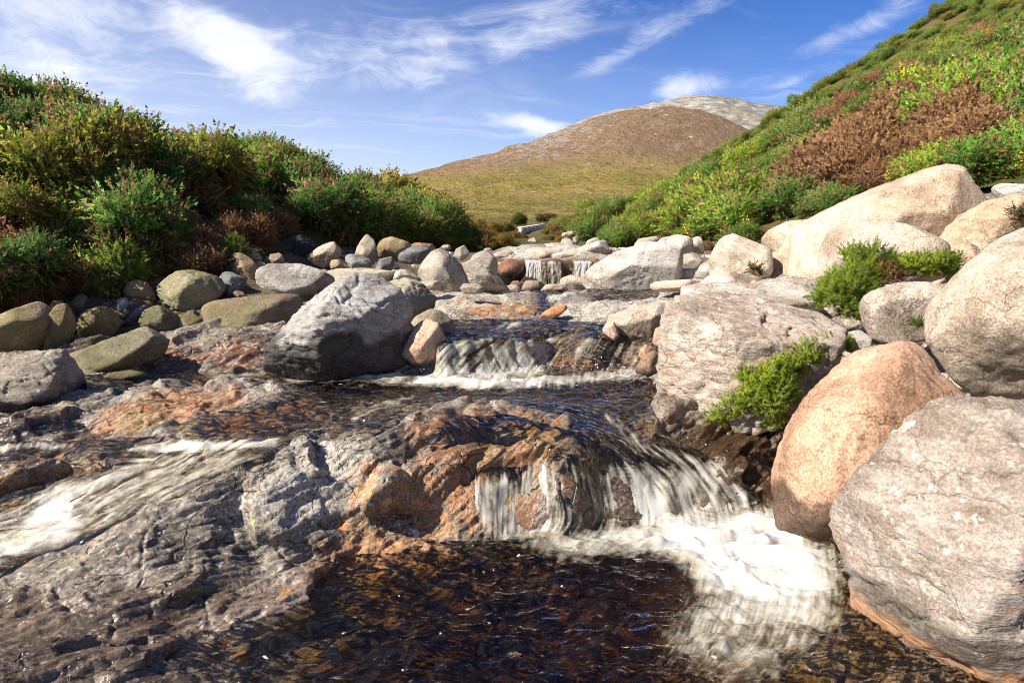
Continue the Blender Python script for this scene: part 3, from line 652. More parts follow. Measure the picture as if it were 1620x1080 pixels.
# soften the meeting of sheets and pools a little along rows and columns
for _ in range(3):
    Wz[1:-1] = (Wz[:-2] + 2 * Wz[1:-1] + Wz[2:]) / 4; Wz[:, 1:-1] = (Wz[:, :-2] + 2 * Wz[:, 1:-1] + Wz[:, 2:]) / 4
WPX, WPY = proj(GX, GY, Wz)
foam, st, sf, sl = (sample(im, WPX, WPY) for im in (FOAM, STREAK, STREAKF, STREAKL))
turb = sstep(foam, .1, .8)
NW = normals(GX, GY, Wz); steep = np.clip(.06 + .94 * (1 - sstep(NW[..., 2], .80, .97)), 0, 1)
steep = np.maximum(steep, .8 * sstep(film, .2, .7))
for _ in range(4): steep[1:-1] = (steep[:-2] + 2 * steep[1:-1] + steep[2:]) / 4
depth = np.maximum(Wz - BZ, 0)
rip = .042 * fbm2(GX * 4.5 + wx * 5, GY * 9 + wy * 4, 2) + (.006) * fbm2(GX * 16 + wy * 9, GY * 21, 2) + .010 * (sl - .5)
wd = rip * sstep(depth, -.01, .06) * 1.0 + turb * (.016 * (1 - sstep(foam, .45, .75)) * (sl - .5) + .010 * (1 - .9 * sstep(foam, .5, .8)) * (st - .5) + .085 * sstep(foam, .5, .9) * fbm2(GX * 3.4 + wx * 3, GY * 6, 3, .42) + .006 * (1 - sstep(foam, .6, .9)) * (sf - .5))
WX, WY, WZ = GX + NW[..., 0] * wd, GY + NW[..., 1] * wd, Wz + NW[..., 2] * wd
wet_face = (Wz - BZ)
k = (np.maximum(np.maximum(wet_face[:-1, :-1], wet_face[1:, 1:]), np.maximum(wet_face[1:, :-1], wet_face[:-1, 1:])) > -.03)
v, f, a = compact(np.stack([WX, WY, WZ], -1).reshape(-1, 3), grid_faces(nr, nc, k), dict(depth=depth, foam=foam, streak=st, fine=sf, turb=steep))
tag(link('stream_water', mesh_np('stream_water', v, f, M_WATER, a)), 'peaty stream water breaking into white foam over the rocks', None, None, 'structure')

#VALLEY
def terrain_material(name, kind):
    m, T = new_mat(name)
    P = T.n('ShaderNodeTexCoord').outputs['Object']
    if kind == 'bank':
        n1 = T.noise(P, .9, 6, .6); n2 = T.noise(P, 9, 6, .65)
        c = T.mix(T.ss(n1, .35, .65), (.07, .085, .024), (.14, .085, .04)); c = T.mix(T.m('MULTIPLY', T.ss(n2, .5, .7), .7), c, (.15, .085, .045))
        nb = T.bump(n2, 1.0, .12)
    elif kind == 'moor':
        z = T.attr('rise'); n1 = T.noise(P, .012, 8, .6, .4); n2 = T.noise(P, .055, 8, .65); n3 = T.noise(P, .5, 6, .7)
        c = T.mix(T.ss(n1, .38, .62), (.22, .185, .045), (.33, .235, .07)); c = T.mix(T.m('MULTIPLY', T.ss(n2, .5, .68), .75), c, (.10, .105, .026))
        c = T.mix(T.m('MULTIPLY', T.ss(T.m('ADD', z, T.m('MULTIPLY', T.m('SUBTRACT', n2, .5), .5)), .30, .62), .92), c, T.mix(n2, (.15, .095, .06), (.35, .225, .14)))
        rk = T.ss(T.m('ADD', T.noise(T.mapv(P, scale=(1, 1, 2.2)), .075, 7, .8), T.m('ADD', T.m('MULTIPLY', T.attr('scree'), .17), T.m('MULTIPLY', z, .03))), .58, .66)
        c = T.mix(T.m('MULTIPLY', rk, .8), c, (.36, .32, .29))
        sp = T.vor(P, .07); sd = T.m('LESS_THAN', sp.outputs['Distance'], T.m('MULTIPLY', T.ss(T.n('ShaderNodeSeparateColor', Color=sp.outputs['Color']).outputs[0], .72, 1.0), .2))
        c = T.mix(T.m('MULTIPLY', sd, .85), c, (.48, .45, .41))
        c = T.mix(T.m('MULTIPLY', T.ss(T.noise(P, .16, 7, .8), .50, .60), .55), c, T.mix(1.0, c, (.50, .50, .42), 'MULTIPLY')); c = T.mix(T.ss(n3, .3, .7), T.mix(1.0, c, (.72, .72, .72), 'MULTIPLY'), T.mix(1.0, c, (1.22, 1.22, 1.2), 'MULTIPLY'))
        nb = T.bump(T.m('ADD', n2, T.m('ADD', T.m('MULTIPLY', n3, .3), T.m('MULTIPLY', T.noise(P, .11, 5, .7), .8))), 1.0, 7.0)
    else:
        n1 = T.noise(P, .004, 8, .6); n2 = T.noise(T.mapv(P, scale=(1, 1, 3)), .02, 8, .7)
        c = T.mix(T.ss(n1, .4, .62), (.25, .235, .22), (.27, .22, .12)); c = T.mix(T.ss(n2, .5, .62), c, (.35, .34, .34)); c = T.mix(T.ss(n2, .52, .4), c, (.16, .155, .14))
        nb = T.bump(n2, 1.0, 12.0)
    b = T.n('ShaderNodeBsdfPrincipled', Base_Color=c, Roughness=.95, Normal=nb); b.inputs['Specular IOR Level'].default_value = .1
    T.n('ShaderNodeOutputMaterial', Surface=b)
    return m
M_BANK = terrain_material('bank_soil', 'bank')
# banks beyond and beside the fine streambed sheet
def sheet(name, us_, ys_, mat, label, drop=0.0, amp=.05):
    X = us_[None, :] * ys_[:, None]; Y = np.repeat(ys_[:, None], len(us_), 1); Z = ground(X, Y) + amp * fbm2(X * 1.3, Y * 1.3, 4) - drop
    return tag(link(name, mesh_np(name, np.stack([X, Y, Z], -1).reshape(-1, 3), grid_faces(*X.shape), mat)), label, None, None, 'structure')
sheet('valley_ground', np.arange(-1.7, 1.71, .012), np.exp(np.linspace(math.log(14.4), math.log(112), 170)), M_BANK, 'brown heathy ground of the valley sides', .02)
sheet('bank_ground', np.arange(-2.6, -1.07, .02), np.exp(np.linspace(math.log(1.9), math.log(14.6), 110)), M_BANK, 'brown soil of the bank', .01)
sheet('bank_ground', np.arange(1.07, 2.6, .02), np.exp(np.linspace(math.log(1.9), math.log(14.6), 110)), M_BANK, 'brown soil of the bank', .01)
# soil over the fine sheet wherever the bank rises above the stones
sy = np.exp(np.linspace(math.log(5), math.log(14.5), 260)); su = np.arange(-1.1, 1.1, .006)
X = su[None, :] * sy[:, None]; Y = np.repeat(sy[:, None], len(su), 1); Z = ground(X, Y)
qx, qy = proj(X, Y, Z)
lim = np.interp(qx, [-400, 0, 120, 250, 340, 400, 480, 560, 680, 750, 800, 840, 900, 960, 1000, 1080, 1140, 1220, 1300, 1450, 1620, 2000], [500, 480, 468, 440, 425, 410, 402, 392, 385, 388, 395, 380, 372, 385, 390, 388, 385, 385, 365, 320, 300, 300])
kk = (qy < lim)[:-1, :-1]
Z = Z + .09 + .06 * fbm2(X * 3, Y * 3, 4)
v, f, a = compact(np.stack([X, Y, Z], -1).reshape(-1, 3), grid_faces(*X.shape, kk), {})
tag(link('bank_soil', mesh_np('bank_soil', v, f, M_BANK, a)), 'dark soil and litter under the gorse', None, None, 'structure')

# far hills
def far_hill(name, pts, urange, yrange, nu, ny, mat, label, amp, freq, zref):
    C = np.array([at(*p) for p in pts]); U = np.stack([C[:, 0] / C[:, 1], np.log(C[:, 1])], 1); w = _solve(U, C[:, 2], 1e-3)
    uu = np.linspace(*urange, nu); yy = np.exp(np.linspace(math.log(yrange[0]), math.log(yrange[1]), ny))
    X = uu[None, :] * yy[:, None]; Y = np.repeat(yy[:, None], nu, 1); u = X / Y; l = np.log(Y)
    Z = w[-3] + w[-2] * u + w[-1] * l
    for k in range(len(U)): Z = Z + w[k] * np.sqrt((u - U[k, 0]) ** 2 + (l - U[k, 1]) ** 2 + _C2)
    Z = Z + amp * np.clip(Y / 900, .05, 1) * (fbm2(X * freq, Y * freq, 6, .52) + .4 * fbm2(X * freq * 3, Y * freq * 3, 4, .5, True) + .32 * fbm2(X * freq * 4 + 3, Y * freq * 1.6, 4, .55, True) * sstep(Y, 250, 700))
    scree = np.exp(-((X / Y - .02) / .09) ** 2) * sstep(Z, 60, 150)
    return tag(link(name, mesh_np(name, np.stack([X, Y, Z], -1).reshape(-1, 3), grid_faces(ny, nu), mat, dict(rise=np.clip(Z / zref, 0, 1.2), scree=scree))), label, None, None, 'structure')
far_hill('brown_hill', [(560, 300, 700), (640, 292, 720), (700, 283, 750), (790, 265, 800), (850, 232, 850), (910, 205, 880), (960, 188, 900), (1000, 179, 900), (1060, 176, 900), (1110, 183, 900), (1170, 203, 900), (1230, 230, 900), (1400, 280, 900), (1700, 330, 900),
                        (700, 368, 110), (900, 368, 110), (1150, 368, 110), (640, 318, 330), (800, 335, 250), (1000, 340, 250), (900, 312, 380), (1100, 318, 380), (750, 300, 550), (900, 285, 560), (1050, 280, 560), (1000, 235, 720), (1150, 260, 720), (870, 262, 700),
                        (400, 330, 500), (0, 345, 500), (-600, 350, 500), (400, 360, 130), (-600, 372, 130), (1700, 368, 130), (2300, 330, 500), (560, 340, 1300), (900, 260, 1250), (1060, 240, 1300), (1300, 300, 1300), (-600, 372, 2500), (800, 368, 2500), (2300, 370, 2500)],
         (-3, 3), (100, 2600), 420, 300, terrain_material('moorland', 'moor'), 'heather brown hill with grassy lower slopes and pale scree', 11.0, .011, 150.0)
far_hill('grey_hill', [(940, 190, 2600), (1030, 172, 2700), (1090, 161, 2700), (1150, 158, 2700), (1200, 165, 2700), (1260, 182, 2700), (1400, 240, 2700), (800, 260, 2700), (800, 350, 1600), (1000, 350, 1600), (1300, 350, 1600), (1600, 350, 2700), (1000, 250, 3400), (1300, 250, 3400), (800, 350, 3400), (1600, 370, 3400)],
         (-.15, .85), (1500, 3500), 300, 140, terrain_material('grey_granite_hill', 'grey'), 'pale grey granite hill behind the brown hill', 22.0, .004, 500.0)

#BOULDERS
_ico = {}
def ico(n):
    if n not in _ico:
        bm = bmesh.new(); bmesh.ops.create_icosphere(bm, subdivisions=n, radius=1.0)
        bm.verts.ensure_lookup_table()
        _ico[n] = (np.array([v.co[:] for v in bm.verts]), np.array([[v.index for v in f.verts] for f in bm.faces])); bm.free()
    return _ico[n]
def hull2(p):
    p = sorted(map(tuple, p))
    def half(q):
        h = []
        for a in q:
            while len(h) > 1 and (h[-1][0] - h[-2][0]) * (a[1] - h[-2][1]) - (h[-1][1] - h[-2][1]) * (a[0] - h[-2][0]) <= 0: h.pop()
            h.append(a)
        return h
    return np.array(half(p)[:-1] + half(p[::-1])[:-1])
CAMV = np.array([0, 0, CAMH])
def boulder(name, label, pts, Y, mat, tint, thick=.8, p=14, facets=(), seed=0, sub=5, rough=1.0, strata=0.0, wet=None, wetk=1.0, rim=None, cat='boulder', group=None, nf=9, jit=.38):
    """solid stone whose outline was measured off the photograph, at its own distance, with a depth of its own"""
    r = np.random.default_rng(seed + 100); pts = np.array(pts, float)
    c2 = (pts.min(0) + pts.max(0)) / 2; C0 = at(c2[0], c2[1], Y); t = CAMV - C0; t /= np.linalg.norm(t)
    rt = np.cross([0, 0, 1], t); rt /= np.linalg.norm(rt); up = np.cross(t, rt)
    q = []
    for a, b in pts:
        d = ray(a, b); h = CAMV + d * (np.dot(C0 - CAMV, t) / np.dot(d, t)) - C0; q.append((h @ rt, h @ up))
    H = hull2(q); h0 = (H.min(0) + H.max(0)) / 2; H = H - h0; C0 = C0 + h0[0] * rt + h0[1] * up
    w = (H.max(0) - H.min(0)); T = thick * (w[0] * w[1]) ** .5 / 2
    pl = []
    for i in range(len(H)):
        a, b = H[i], H[(i + 1) % len(H)]; e = b - a; n = np.array([e[1], -e[0]]); n /= np.linalg.norm(n)
        if n @ a < 0: n = -n
        tilt = r.uniform(-.22, .22); nn = n[0] * rt + n[1] * up; d = max(n @ a, .02)
        v = nn + tilt * t; pl.append((v / np.linalg.norm(v), d / np.linalg.norm(v)))
    def sup(n):
        a, b, c = n @ rt, n @ up, n @ t
        return math.hypot(max((H @ np.array([a, b])).max(), 1e-3), T * c)
    for sgn in (1, -1):
        pl.append((sgn * t, T * .97))
        for k in range(nf):
            ph = 2 * PI * (k + r.uniform(-.3, .3)) / nf; be = math.radians(r.uniform(22, 68))
            n = math.cos(be) * (math.cos(ph) * rt + math.sin(ph) * up) + sgn * math.sin(be) * t
            pl.append((n, sup(n) * (1 - jit * r.random() + .03)))
    for nx, ny, nz, fr in facets:
        n = np.array([nx, ny, nz], float); n /= np.linalg.norm(n); pl.append((n, sup(n) * fr))
    D, F = ico(sub); N = np.array([a for a, b in pl]); d = np.array([b for a, b in pl])
    p = p * 3.0; R = (np.maximum(D @ (N / d[:, None]).T, 0) ** p).sum(1) ** (-1 / p)
    V = D * R[:, None]; s = (w[0] * w[1]) ** .5
    a, b = V @ rt, V @ up; ka, kb = w[0] / (a.max() - a.min()), w[1] / (b.max() - b.min())
    V = V + np.outer(a * (ka - 1) - (a.max() + a.min()) / 2 * ka, rt) + np.outer(b * (kb - 1) - (b.max() + b.min()) / 2 * kb, up)
    q_ = (V / s) * 1.0 + r.uniform(-50, 50, 3)
    disp = s * rough * ((.030) * fbm3(q_ * 2.0, 3) + .024 * fbm3(q_ * 6, 4, .55) + .014 * fbm3(q_ * 9, 3, .5, True) + .008 * fbm3(q_ * 24, 3, .6))
    if strata:
        ax = np.array([.25, .35, .9]); ax /= np.linalg.norm(ax); lay = (q_ @ ax) * 9 + 1.4 * fbm3(q_ * 2.5, 3)
        lay2 = lay * 2.7; saw = lambda z: (z - np.floor(z)) ** 2
        disp += s * strata * (.020 * saw(lay) + .012 * saw(lay2) + .016 * fbm3(q_ * np.array([4, 4, 16]), 4, .6, True))
        fc = fbm3(q_ * 3.3, 2); disp -= s * strata * .035 * (1 - sstep(np.abs(fc), 0, .05))
    V = V + D * disp[:, None]; V = V + C0
    wt = np.zeros(len(V)) if wet is None else sstep(wet + .05 * s * fbm3(q_ * 5, 3) * 3 - V[:, 2], -.03, .05) * wetk
    loc = np.array([C0[0], C0[1], V[:, 2].min()])
    o = link(name, mesh_np(name, V - loc, F, mat, dict(wet=wt, rim=np.zeros(len(V)) if rim is None else np.exp(-((V[:, 2] - rim + .05 * fbm3(q_ * 4, 3)) / .035) ** 2))), None, loc); o.color = (*tint, 1)
    return tag(o, label, cat, group)

GREY, LGREY, TAN, PINKT, ORANGE, DARKS, OLIVE, BROWN = (.30, .285, .265), (.44, .42, .385), (.50, .41, .32), (.55, .44, .35), (.43, .235, .13), (.10, .105, .11), (.24, .215, .115), (.27, .20, .135)
B = boulder
# --- right bank, nearest
B('boulder', 'huge grey and brown lichen spotted boulder filling the lower right corner', [(1312, 870), (1318, 800), (1400, 718), (1470, 645), (1560, 636), (1640, 640), (1800, 690), (1860, 1000), (1780, 1160), (1600, 1140), (1430, 1015), (1340, 945)], 2.75, M_SCHIST, (.37, .32, .275), .85, 16, [(-.75, -.5, .35, .80), (.1, -.55, .85, .80), (-.2, -.95, .1, .82)], 1, 6, .8, .55, wet=.22, wetk=.5, rim=.035)
B('boulder', 'rusty orange granite boulder with a mossy foot beside the white chute', [(1225, 770), (1230, 715), (1262, 645), (1300, 590), (1345, 550), (1440, 538), (1480, 548), (1530, 640), (1500, 720), (1420, 840), (1320, 872), (1260, 850), (1230, 810)], 3.75, M_GRANR, (.50, .325, .222), .9, 12, [(-.55, -.6, .58, .80), (-.1, -.98, .12, .70), (.45, -.45, .8, .82), (-.8, -.6, -.1, .80)], 2, 6, 1.1, .12, wet=.30, wetk=.8)
B('boulder', 'huge rounded pale granite boulder on the right edge of the photo, above the rusty one', [(1463, 530), (1475, 490), (1510, 458), (1550, 410), (1620, 352), (1720, 335), (1790, 480), (1760, 600), (1640, 645), (1560, 634), (1510, 600), (1480, 565)], 4.4, M_GRAN, (.47, .40, .32), .95, 10, [(-.5, -.6, .6, .88), (-.3, -.7, -.55, .8)], 3, 6, .6)
B('boulder', 'large square pink and grey slab with dark lichened front, overhanging the chute', [(1040, 625), (1042, 560), (1055, 510), (1075, 470), (1100, 462), (1270, 470), (1335, 520), (1330, 550), (1300, 610), (1250, 655), (1170, 682), (1115, 668)], 5.0, M_SCHIST, (.43, .365, .305), 1.25, 26, [(.08, -.30, .95, .60), (.12, -.99, -.05, .72), (-.85, -.5, .1, .84)], 4, 6, .7, .8)
B('boulder', 'broad flat topped pale slab behind the square pink slab', [(1075, 500), (1080, 452), (1120, 445), (1200, 452), (1280, 456), (1300, 490), (1240, 520), (1100, 520)], 6.9, M_PALE, (.46, .42, .36), 1.3, 22, [(0, -.22, .97, .5)], 5, 6, .7, .6)
B('boulder', 'whitish granite boulder with a green plant at its left foot, behind the overhanging plant', [(1357, 505), (1375, 475), (1440, 446), (1470, 450), (1505, 466), (1500, 510), (1462, 540), (1400, 542), (1368, 525)], 5.3, M_GRAN, (.43, .375, .32), .9, 14, [(-.3, -.3, .9, .85)], 6, 5, .6)
B('stone', 'small rounded grey stone wedged between the square slab and the rusty boulder', [(1330, 545), (1340, 526), (1360, 522), (1380, 535), (1375, 556), (1345, 560)], 5.0, M_GRAN, (.40, .37, .33), .9, 10, (), 7, 4, .7, cat='stone')
B('boulder', 'very large tan granite boulder with a sloping peak below the gorse, right', [(1203, 452), (1212, 415), (1240, 375), (1290, 345), (1340, 330), (1440, 285), (1500, 258), (1535, 257), (1562, 278), (1582, 312), (1560, 380), (1500, 440), (1300, 470)], 8.4, M_GRAN, (.53, .42, .32), .75, 20, [(-.72, -.55, .42, .62), (.35, -.9, .25, .72), (-.35, -.35, .87, .80)], 8, 6, .55)
B('boulder', 'cream coloured long boulder under the gorse, left of the peaked tan boulder', [(1203, 400), (1215, 368), (1262, 350), (1312, 345), (1330, 370), (1280, 400), (1222, 415)], 9.0, M_GRAN, (.56, .47, .37), .8, 12, (), 9, 5, .6)
B('boulder', 'pale speckled granite boulder with a flat left face, in front of the peaked tan boulder', [(1295, 398), (1310, 365), (1350, 348), (1420, 355), (1470, 377), (1505, 408), (1500, 430), (1440, 450), (1305, 445)], 6.9, M_GRAN, (.50, .435, .36), .8, 14, [(-.5, -.7, .45, .84), (.75, -.6, .1, .8)], 10, 6, .6)
B('boulder', 'angular tan rock with a dark hollow, at the right edge below the gorse', [(1485, 385), (1530, 345), (1580, 318), (1640, 305), (1700, 330), (1660, 400), (1560, 415), (1500, 405)], 7.4, M_GRAN, (.48, .375, .265), .8, 18, [(-.2, -.9, -.3, .7), (-.5, -.3, .8, .8)], 11, 5, 1.2, .3)
B('rock', 'broken brown rock under the dark hollow on the right bank', [(1492, 420), (1515, 382), (1545, 388), (1560, 430), (1540, 470), (1500, 450)], 6.7, M_SCHIST, (.40, .30, .21), .8, 22, (), 12, 5, 1.2, .4, cat='rock')
B('stone', 'grey white stone at the right edge behind the peaked tan boulder', [(1568, 300), (1590, 290), (1640, 292), (1640, 315), (1590, 318)], 9.0, M_PALE, (.46, .45, .43), .8, 16, (), 13, 4, 1.0, cat='stone')
B('boulder', 'white topped boulder standing under the hanging gorse, right of the stacked round stones', [(1122, 440), (1122, 412), (1135, 385), (1150, 371), (1178, 392), (1212, 396), (1222, 420), (1205, 455), (1140, 455)], 8.9, M_PALE, (.53, .47, .395), .8, 16, [(-.6, -.5, .6, .82)], 14, 5, .8)
B('rock', 'low cream rock in front of the white topped boulder', [(1100, 455), (1120, 438), (1135, 432), (1160, 440), (1170, 458), (1110, 464)], 7.9, M_PALE, (.54, .47, .395), .9, 14, (), 15, 4, 1.0, cat='rock')
B('rock_slab', 'thin flat pinkish slab lying at the water beside the big pale wedge boulder', [(1028, 455), (1045, 446), (1110, 441), (1122, 450), (1100, 460), (1040, 462)], 8.4, M_PALE, (.53, .42, .34), 1.2, 14, (), 16, 4, .6, cat='rock')
B('boulder', 'big pale grey wedge shaped boulder to the right of the far waterfall', [(920, 456), (945, 422), (985, 396), (1015, 383), (1045, 386), (1062, 398), (1078, 408), (1080, 422), (1062, 440), (1035, 455), (960, 462)], 9.6, M_PALE, (.49, .455, .41), .8, 18, [(-.5, -.6, .6, .82), (.85, -.5, -.05, .72)], 17, 6, .7)
B('stone', 'round pale boulder balanced on top of the pile behind the wedge boulder', [(1052, 392), (1060, 376), (1075, 371), (1092, 378), (1098, 392), (1085, 404), (1062, 402)], 10.2, M_GRAN, (.50, .45, .38), .9, 9, (), 18, 4, .6)
B('stone', 'blocky pale stone in the pile under the round balanced boulder', [(1076, 415), (1082, 402), (1100, 400), (1112, 410), (1108, 426), (1082, 428)], 9.9, M_GRAN, (.47, .43, .37), .9, 16, (), 19, 4, .8)
B('stone', 'small grey stone at the bottom of the pile by the wedge boulder', [(1068, 440), (1072, 427), (1090, 424), (1100, 430), (1096, 444)], 9.6, M_GRAN, (.42, .40, .355), .9, 14, (), 20, 4, .8)
B('stone', 'grey white stone leaning on the white topped boulder', [(1100, 440), (1110, 420), (1128, 408), (1136, 425), (1128, 442)], 9.3, M_PALE, (.46, .435, .39), .9, 16, (), 21, 4, .8)
B('stone', 'pale upright stone half hidden behind the round balanced boulder', [(1090, 395), (1095, 378), (1108, 374), (1116, 390), (1112, 402)], 10.6, M_GRAN, (.47, .42, .35), .9, 14, (), 22, 4, .8)
B('stone', 'light stone tucked behind the top of the wedge boulder', [(1038, 388), (1046, 376), (1060, 374), (1066, 386), (1052, 394)], 10.8, M_PALE, (.50, .46, .40), .9, 14, (), 23, 4, .8)
B('stone', 'low tan stone under the gorse left of the round balanced boulder', [(1003, 390), (1012, 378), (1035, 374), (1042, 384), (1020, 394)], 11.2, M_PALE, (.48, .42, .35), .9, 14, (), 24, 4, .8)
# --- mid stream
B('boulder', 'long grey brown stone lying against the square pink slab', [(960, 520), (972, 500), (1010, 486), (1060, 478), (1072, 500), (1055, 532), (1000, 543), (966, 535)], 6.75, M_GRANR, (.40, .345, .28), .9, 16, [(-.3, -.3, .9, .75), (-.2, -.9, -.2, .86)], 25, 5, .8, wet=.73)
B('stone', 'small cream stone at the left tip of the long grey brown stone', [(953, 522), (960, 508), (972, 510), (980, 530), (972, 540), (957, 532)], 6.6, M_GRAN, (.50, .40, .31), .9, 16, (), 26, 4, .8, wet=.69)
B('stone', 'reddish stone at the foot of the square slab, at the edge of the water', [(1032, 542), (1036, 522), (1052, 514), (1062, 535), (1050, 552)], 6.3, M_GRANR, (.42, .28, .21), .9, 14, (), 27, 4, .8, wet=.66)
B('stone', 'small orange tipped stone standing in the rapids', [(1010, 562), (1012, 550), (1022, 544), (1030, 552), (1030, 566), (1018, 572)], 6.05, M_GRANR, (.48, .33, .23), .9, 16, (), 28, 4, .8, wet=.63)
B('stone', 'dark wet brown stone splashed by the rapids beside the square slab', [(1005, 585), (1018, 566), (1042, 554), (1046, 580), (1040, 598), (1010, 598)], 5.75, M_GRANR, (.24, .16, .11), .9, 14, (), 29, 4, .8, wet=.60)
B('boulder', 'large angular grey boulder with a black wet base, standing in mid stream', [(422, 588), (424, 545), (445, 498), (482, 460), (510, 446), (548, 436), (570, 432), (592, 446), (600, 456), (618, 455), (630, 472), (642, 510), (648, 540), (638, 575), (600, 592), (500, 602), (440, 600)], 5.85, M_SCHISTG, (.36, .345, .32), .85, 24, [(-.62, -.30, .72, .56), (-.35, -.92, -.05, .74), (.78, -.62, .1, .74), (-.9, -.2, .2, .8)], 30, 6, .8, .75, wet=.88, wetk=.9)
B('boulder', 'olive and cream layered boulder behind the large angular grey boulder', [(590, 450), (605, 441), (632, 440), (662, 450), (688, 470), (690, 488), (668, 508), (640, 520), (600, 510)], 6.9, M_SCHISTG, (.36, .33, .24), .9, 16, [(-.2, -.3, .93, .7)], 31, 5, .9, .7)
B('boulder', 'brown grey boulder tucked behind the small reddish boulder', [(645, 520), (658, 500), (680, 489), (702, 494), (716, 515), (722, 542), (700, 556), (660, 550)], 6.5, M_GRANR, (.34, .29, .215), .9, 14, (), 32, 5, .8, wet=.70)
B('boulder', 'small reddish pyramid boulder beside the large angular grey boulder', [(630, 560), (640, 532), (664, 508), (678, 504), (694, 514), (706, 538), (708, 556), (690, 572), (650, 580)], 5.95, M_GRANR, (.50, .335, .24), .9, 20, [(-.6, -.45, .66, .70), (.65, -.75, .1, .75)], 33, 5, .7, wet=.66)
B('boulder', 'pointed grey boulder upstream on the left shore', [(658, 450), (664, 420), (684, 397), (698, 392), (715, 405), (735, 428), (745, 450), (730, 466), (690, 464)], 8.8, M_GRAN, (.36, .335, .285), .9, 15, [(-.6, -.5, .6, .84)], 34, 5, .8)
B('boulder', 'sloping grey slab boulder between the pointed boulder and the far waterfall', [(722, 440), (730, 413), (750, 414), (775, 430), (802, 456), (790, 466), (745, 466)], 8.9, M_SCHISTG, (.36, .325, .265), .9, 17, [(.2, -.5, .84, .7)], 35, 5, .8, .5)
B('boulder', 'rounded grey boulder left of the far waterfall', [(740, 420), (748, 402), (765, 396), (782, 408), (788, 425), (780, 440), (750, 430)], 9.8, M_GRAN, (.34, .31, .26), .9, 11, (), 36, 4, .8)
B('stone', 'small angular grey stone on the skyline of the left shore rocks', [(717, 406), (722, 394), (735, 388), (743, 400), (738, 411), (726, 412)], 10.4, M_GRAN, (.38, .345, .29), .9, 18, (), 37, 4, .8)
B('stone', 'low flat pale stone in front of the sloping slab boulder', [(728, 458), (735, 449), (755, 448), (768, 456), (764, 464), (735, 465)], 8.0, M_GRAN, (.42, .37, .30), .9, 12, (), 38, 4, .8)
B('rock_slab', 'low pale slab under the pointed grey boulder', [(650, 452), (660, 444), (690, 443), (698, 452), (680, 458), (655, 458)], 8.2, M_PALE, (.45, .40, .33), 1.1, 14, (), 39, 4, .8, cat='rock')
B('stone', 'rounded cream grey stone between the slate blocks and the pointed boulder', [(620, 440), (628, 428), (642, 426), (660, 436), (662, 446), (640, 450)], 8.7, M_GRAN, (.44, .40, .33), .9, 12, (), 40, 4, .8)
B('stone', 'dark slate block on the left shore beside the cream grey stone', [(594, 425), (600, 410), (618, 406), (624, 420), (616, 434), (600, 436)], 9.2, M_SCHISTG, (.19, .19, .18), .9, 22, (), 41, 4, 1, .5)
B('stone', 'bluish grey block below the tall tan stone', [(547, 424), (548, 402), (566, 402), (590, 412), (588, 426), (560, 430)], 9.3, M_SCHISTG, (.29, .295, .285), .9, 24, (), 42, 4, 1, .4)
B('boulder', 'tall tan stone leaning back on the left bank', [(560, 415), (566, 390), (580, 371), (592, 382), (598, 402), (592, 418), (575, 425)], 9.9, M_GRAN, (.42, .365, .28), .8, 13, (), 43, 4, .8)
B('boulder', 'broad tan boulder with a yellow stain below the gorse', [(596, 402), (604, 378), (620, 374), (648, 384), (652, 396), (640, 410), (612, 412)], 10.2, M_MOSSY, (.46, .37, .24), .8, 13, (), 44, 4, .8)
B('stone', 'dark slate wedge beside the broad tan boulder', [(630, 412), (634, 400), (652, 389), (676, 392), (684, 402), (670, 416), (644, 418)], 9.6, M_SCHISTG, (.17, .17, .165), .9, 24, (), 45, 4, 1, .4)
B('stone', 'rusty brown flat stone lying on the dark slate wedge', [(645, 393), (658, 384), (682, 386), (690, 394), (680, 399), (655, 394)], 10.3, M_GRANR, (.36, .22, .13), .9, 16, (), 46, 4, .8)
B('boulder', 'blocky cream boulder with a creased face at the foot of the left bank', [(487, 408), (496, 394), (512, 385), (528, 383), (540, 396), (536, 408), (512, 424), (492, 418)], 9.6, M_GRAN, (.46, .40, .31), .9, 18, [(-.4, -.8, .4, .85)], 47, 5, .8)
B('stone', 'small tan stone below the blocky cream boulder', [(522, 424), (526, 412), (538, 410), (544, 420), (540, 428)], 9.2, M_GRAN, (.42, .36, .27), .9, 12, (), 48, 4, .8)
B('rock', 'black slate rock face half buried in the left bank', [(440, 415), (450, 380), (475, 372), (500, 378), (498, 410), (480, 424), (450, 424)], 9.9, M_SCHISTG, (.06, .06, .066), .6, 26, (), 49, 5, 1.2, .8, cat='rock')
B('rock_slab', 'long flat cream slab behind the large angular grey boulder', [(500, 445), (520, 428), (560, 424), (610, 430), (625, 440), (590, 452), (520, 456)], 8.6, M_PALE, (.44, .40, .29), 1.2, 14, [(0, -.2, .97, .6)], 50, 5, .8, .3, cat='rock')
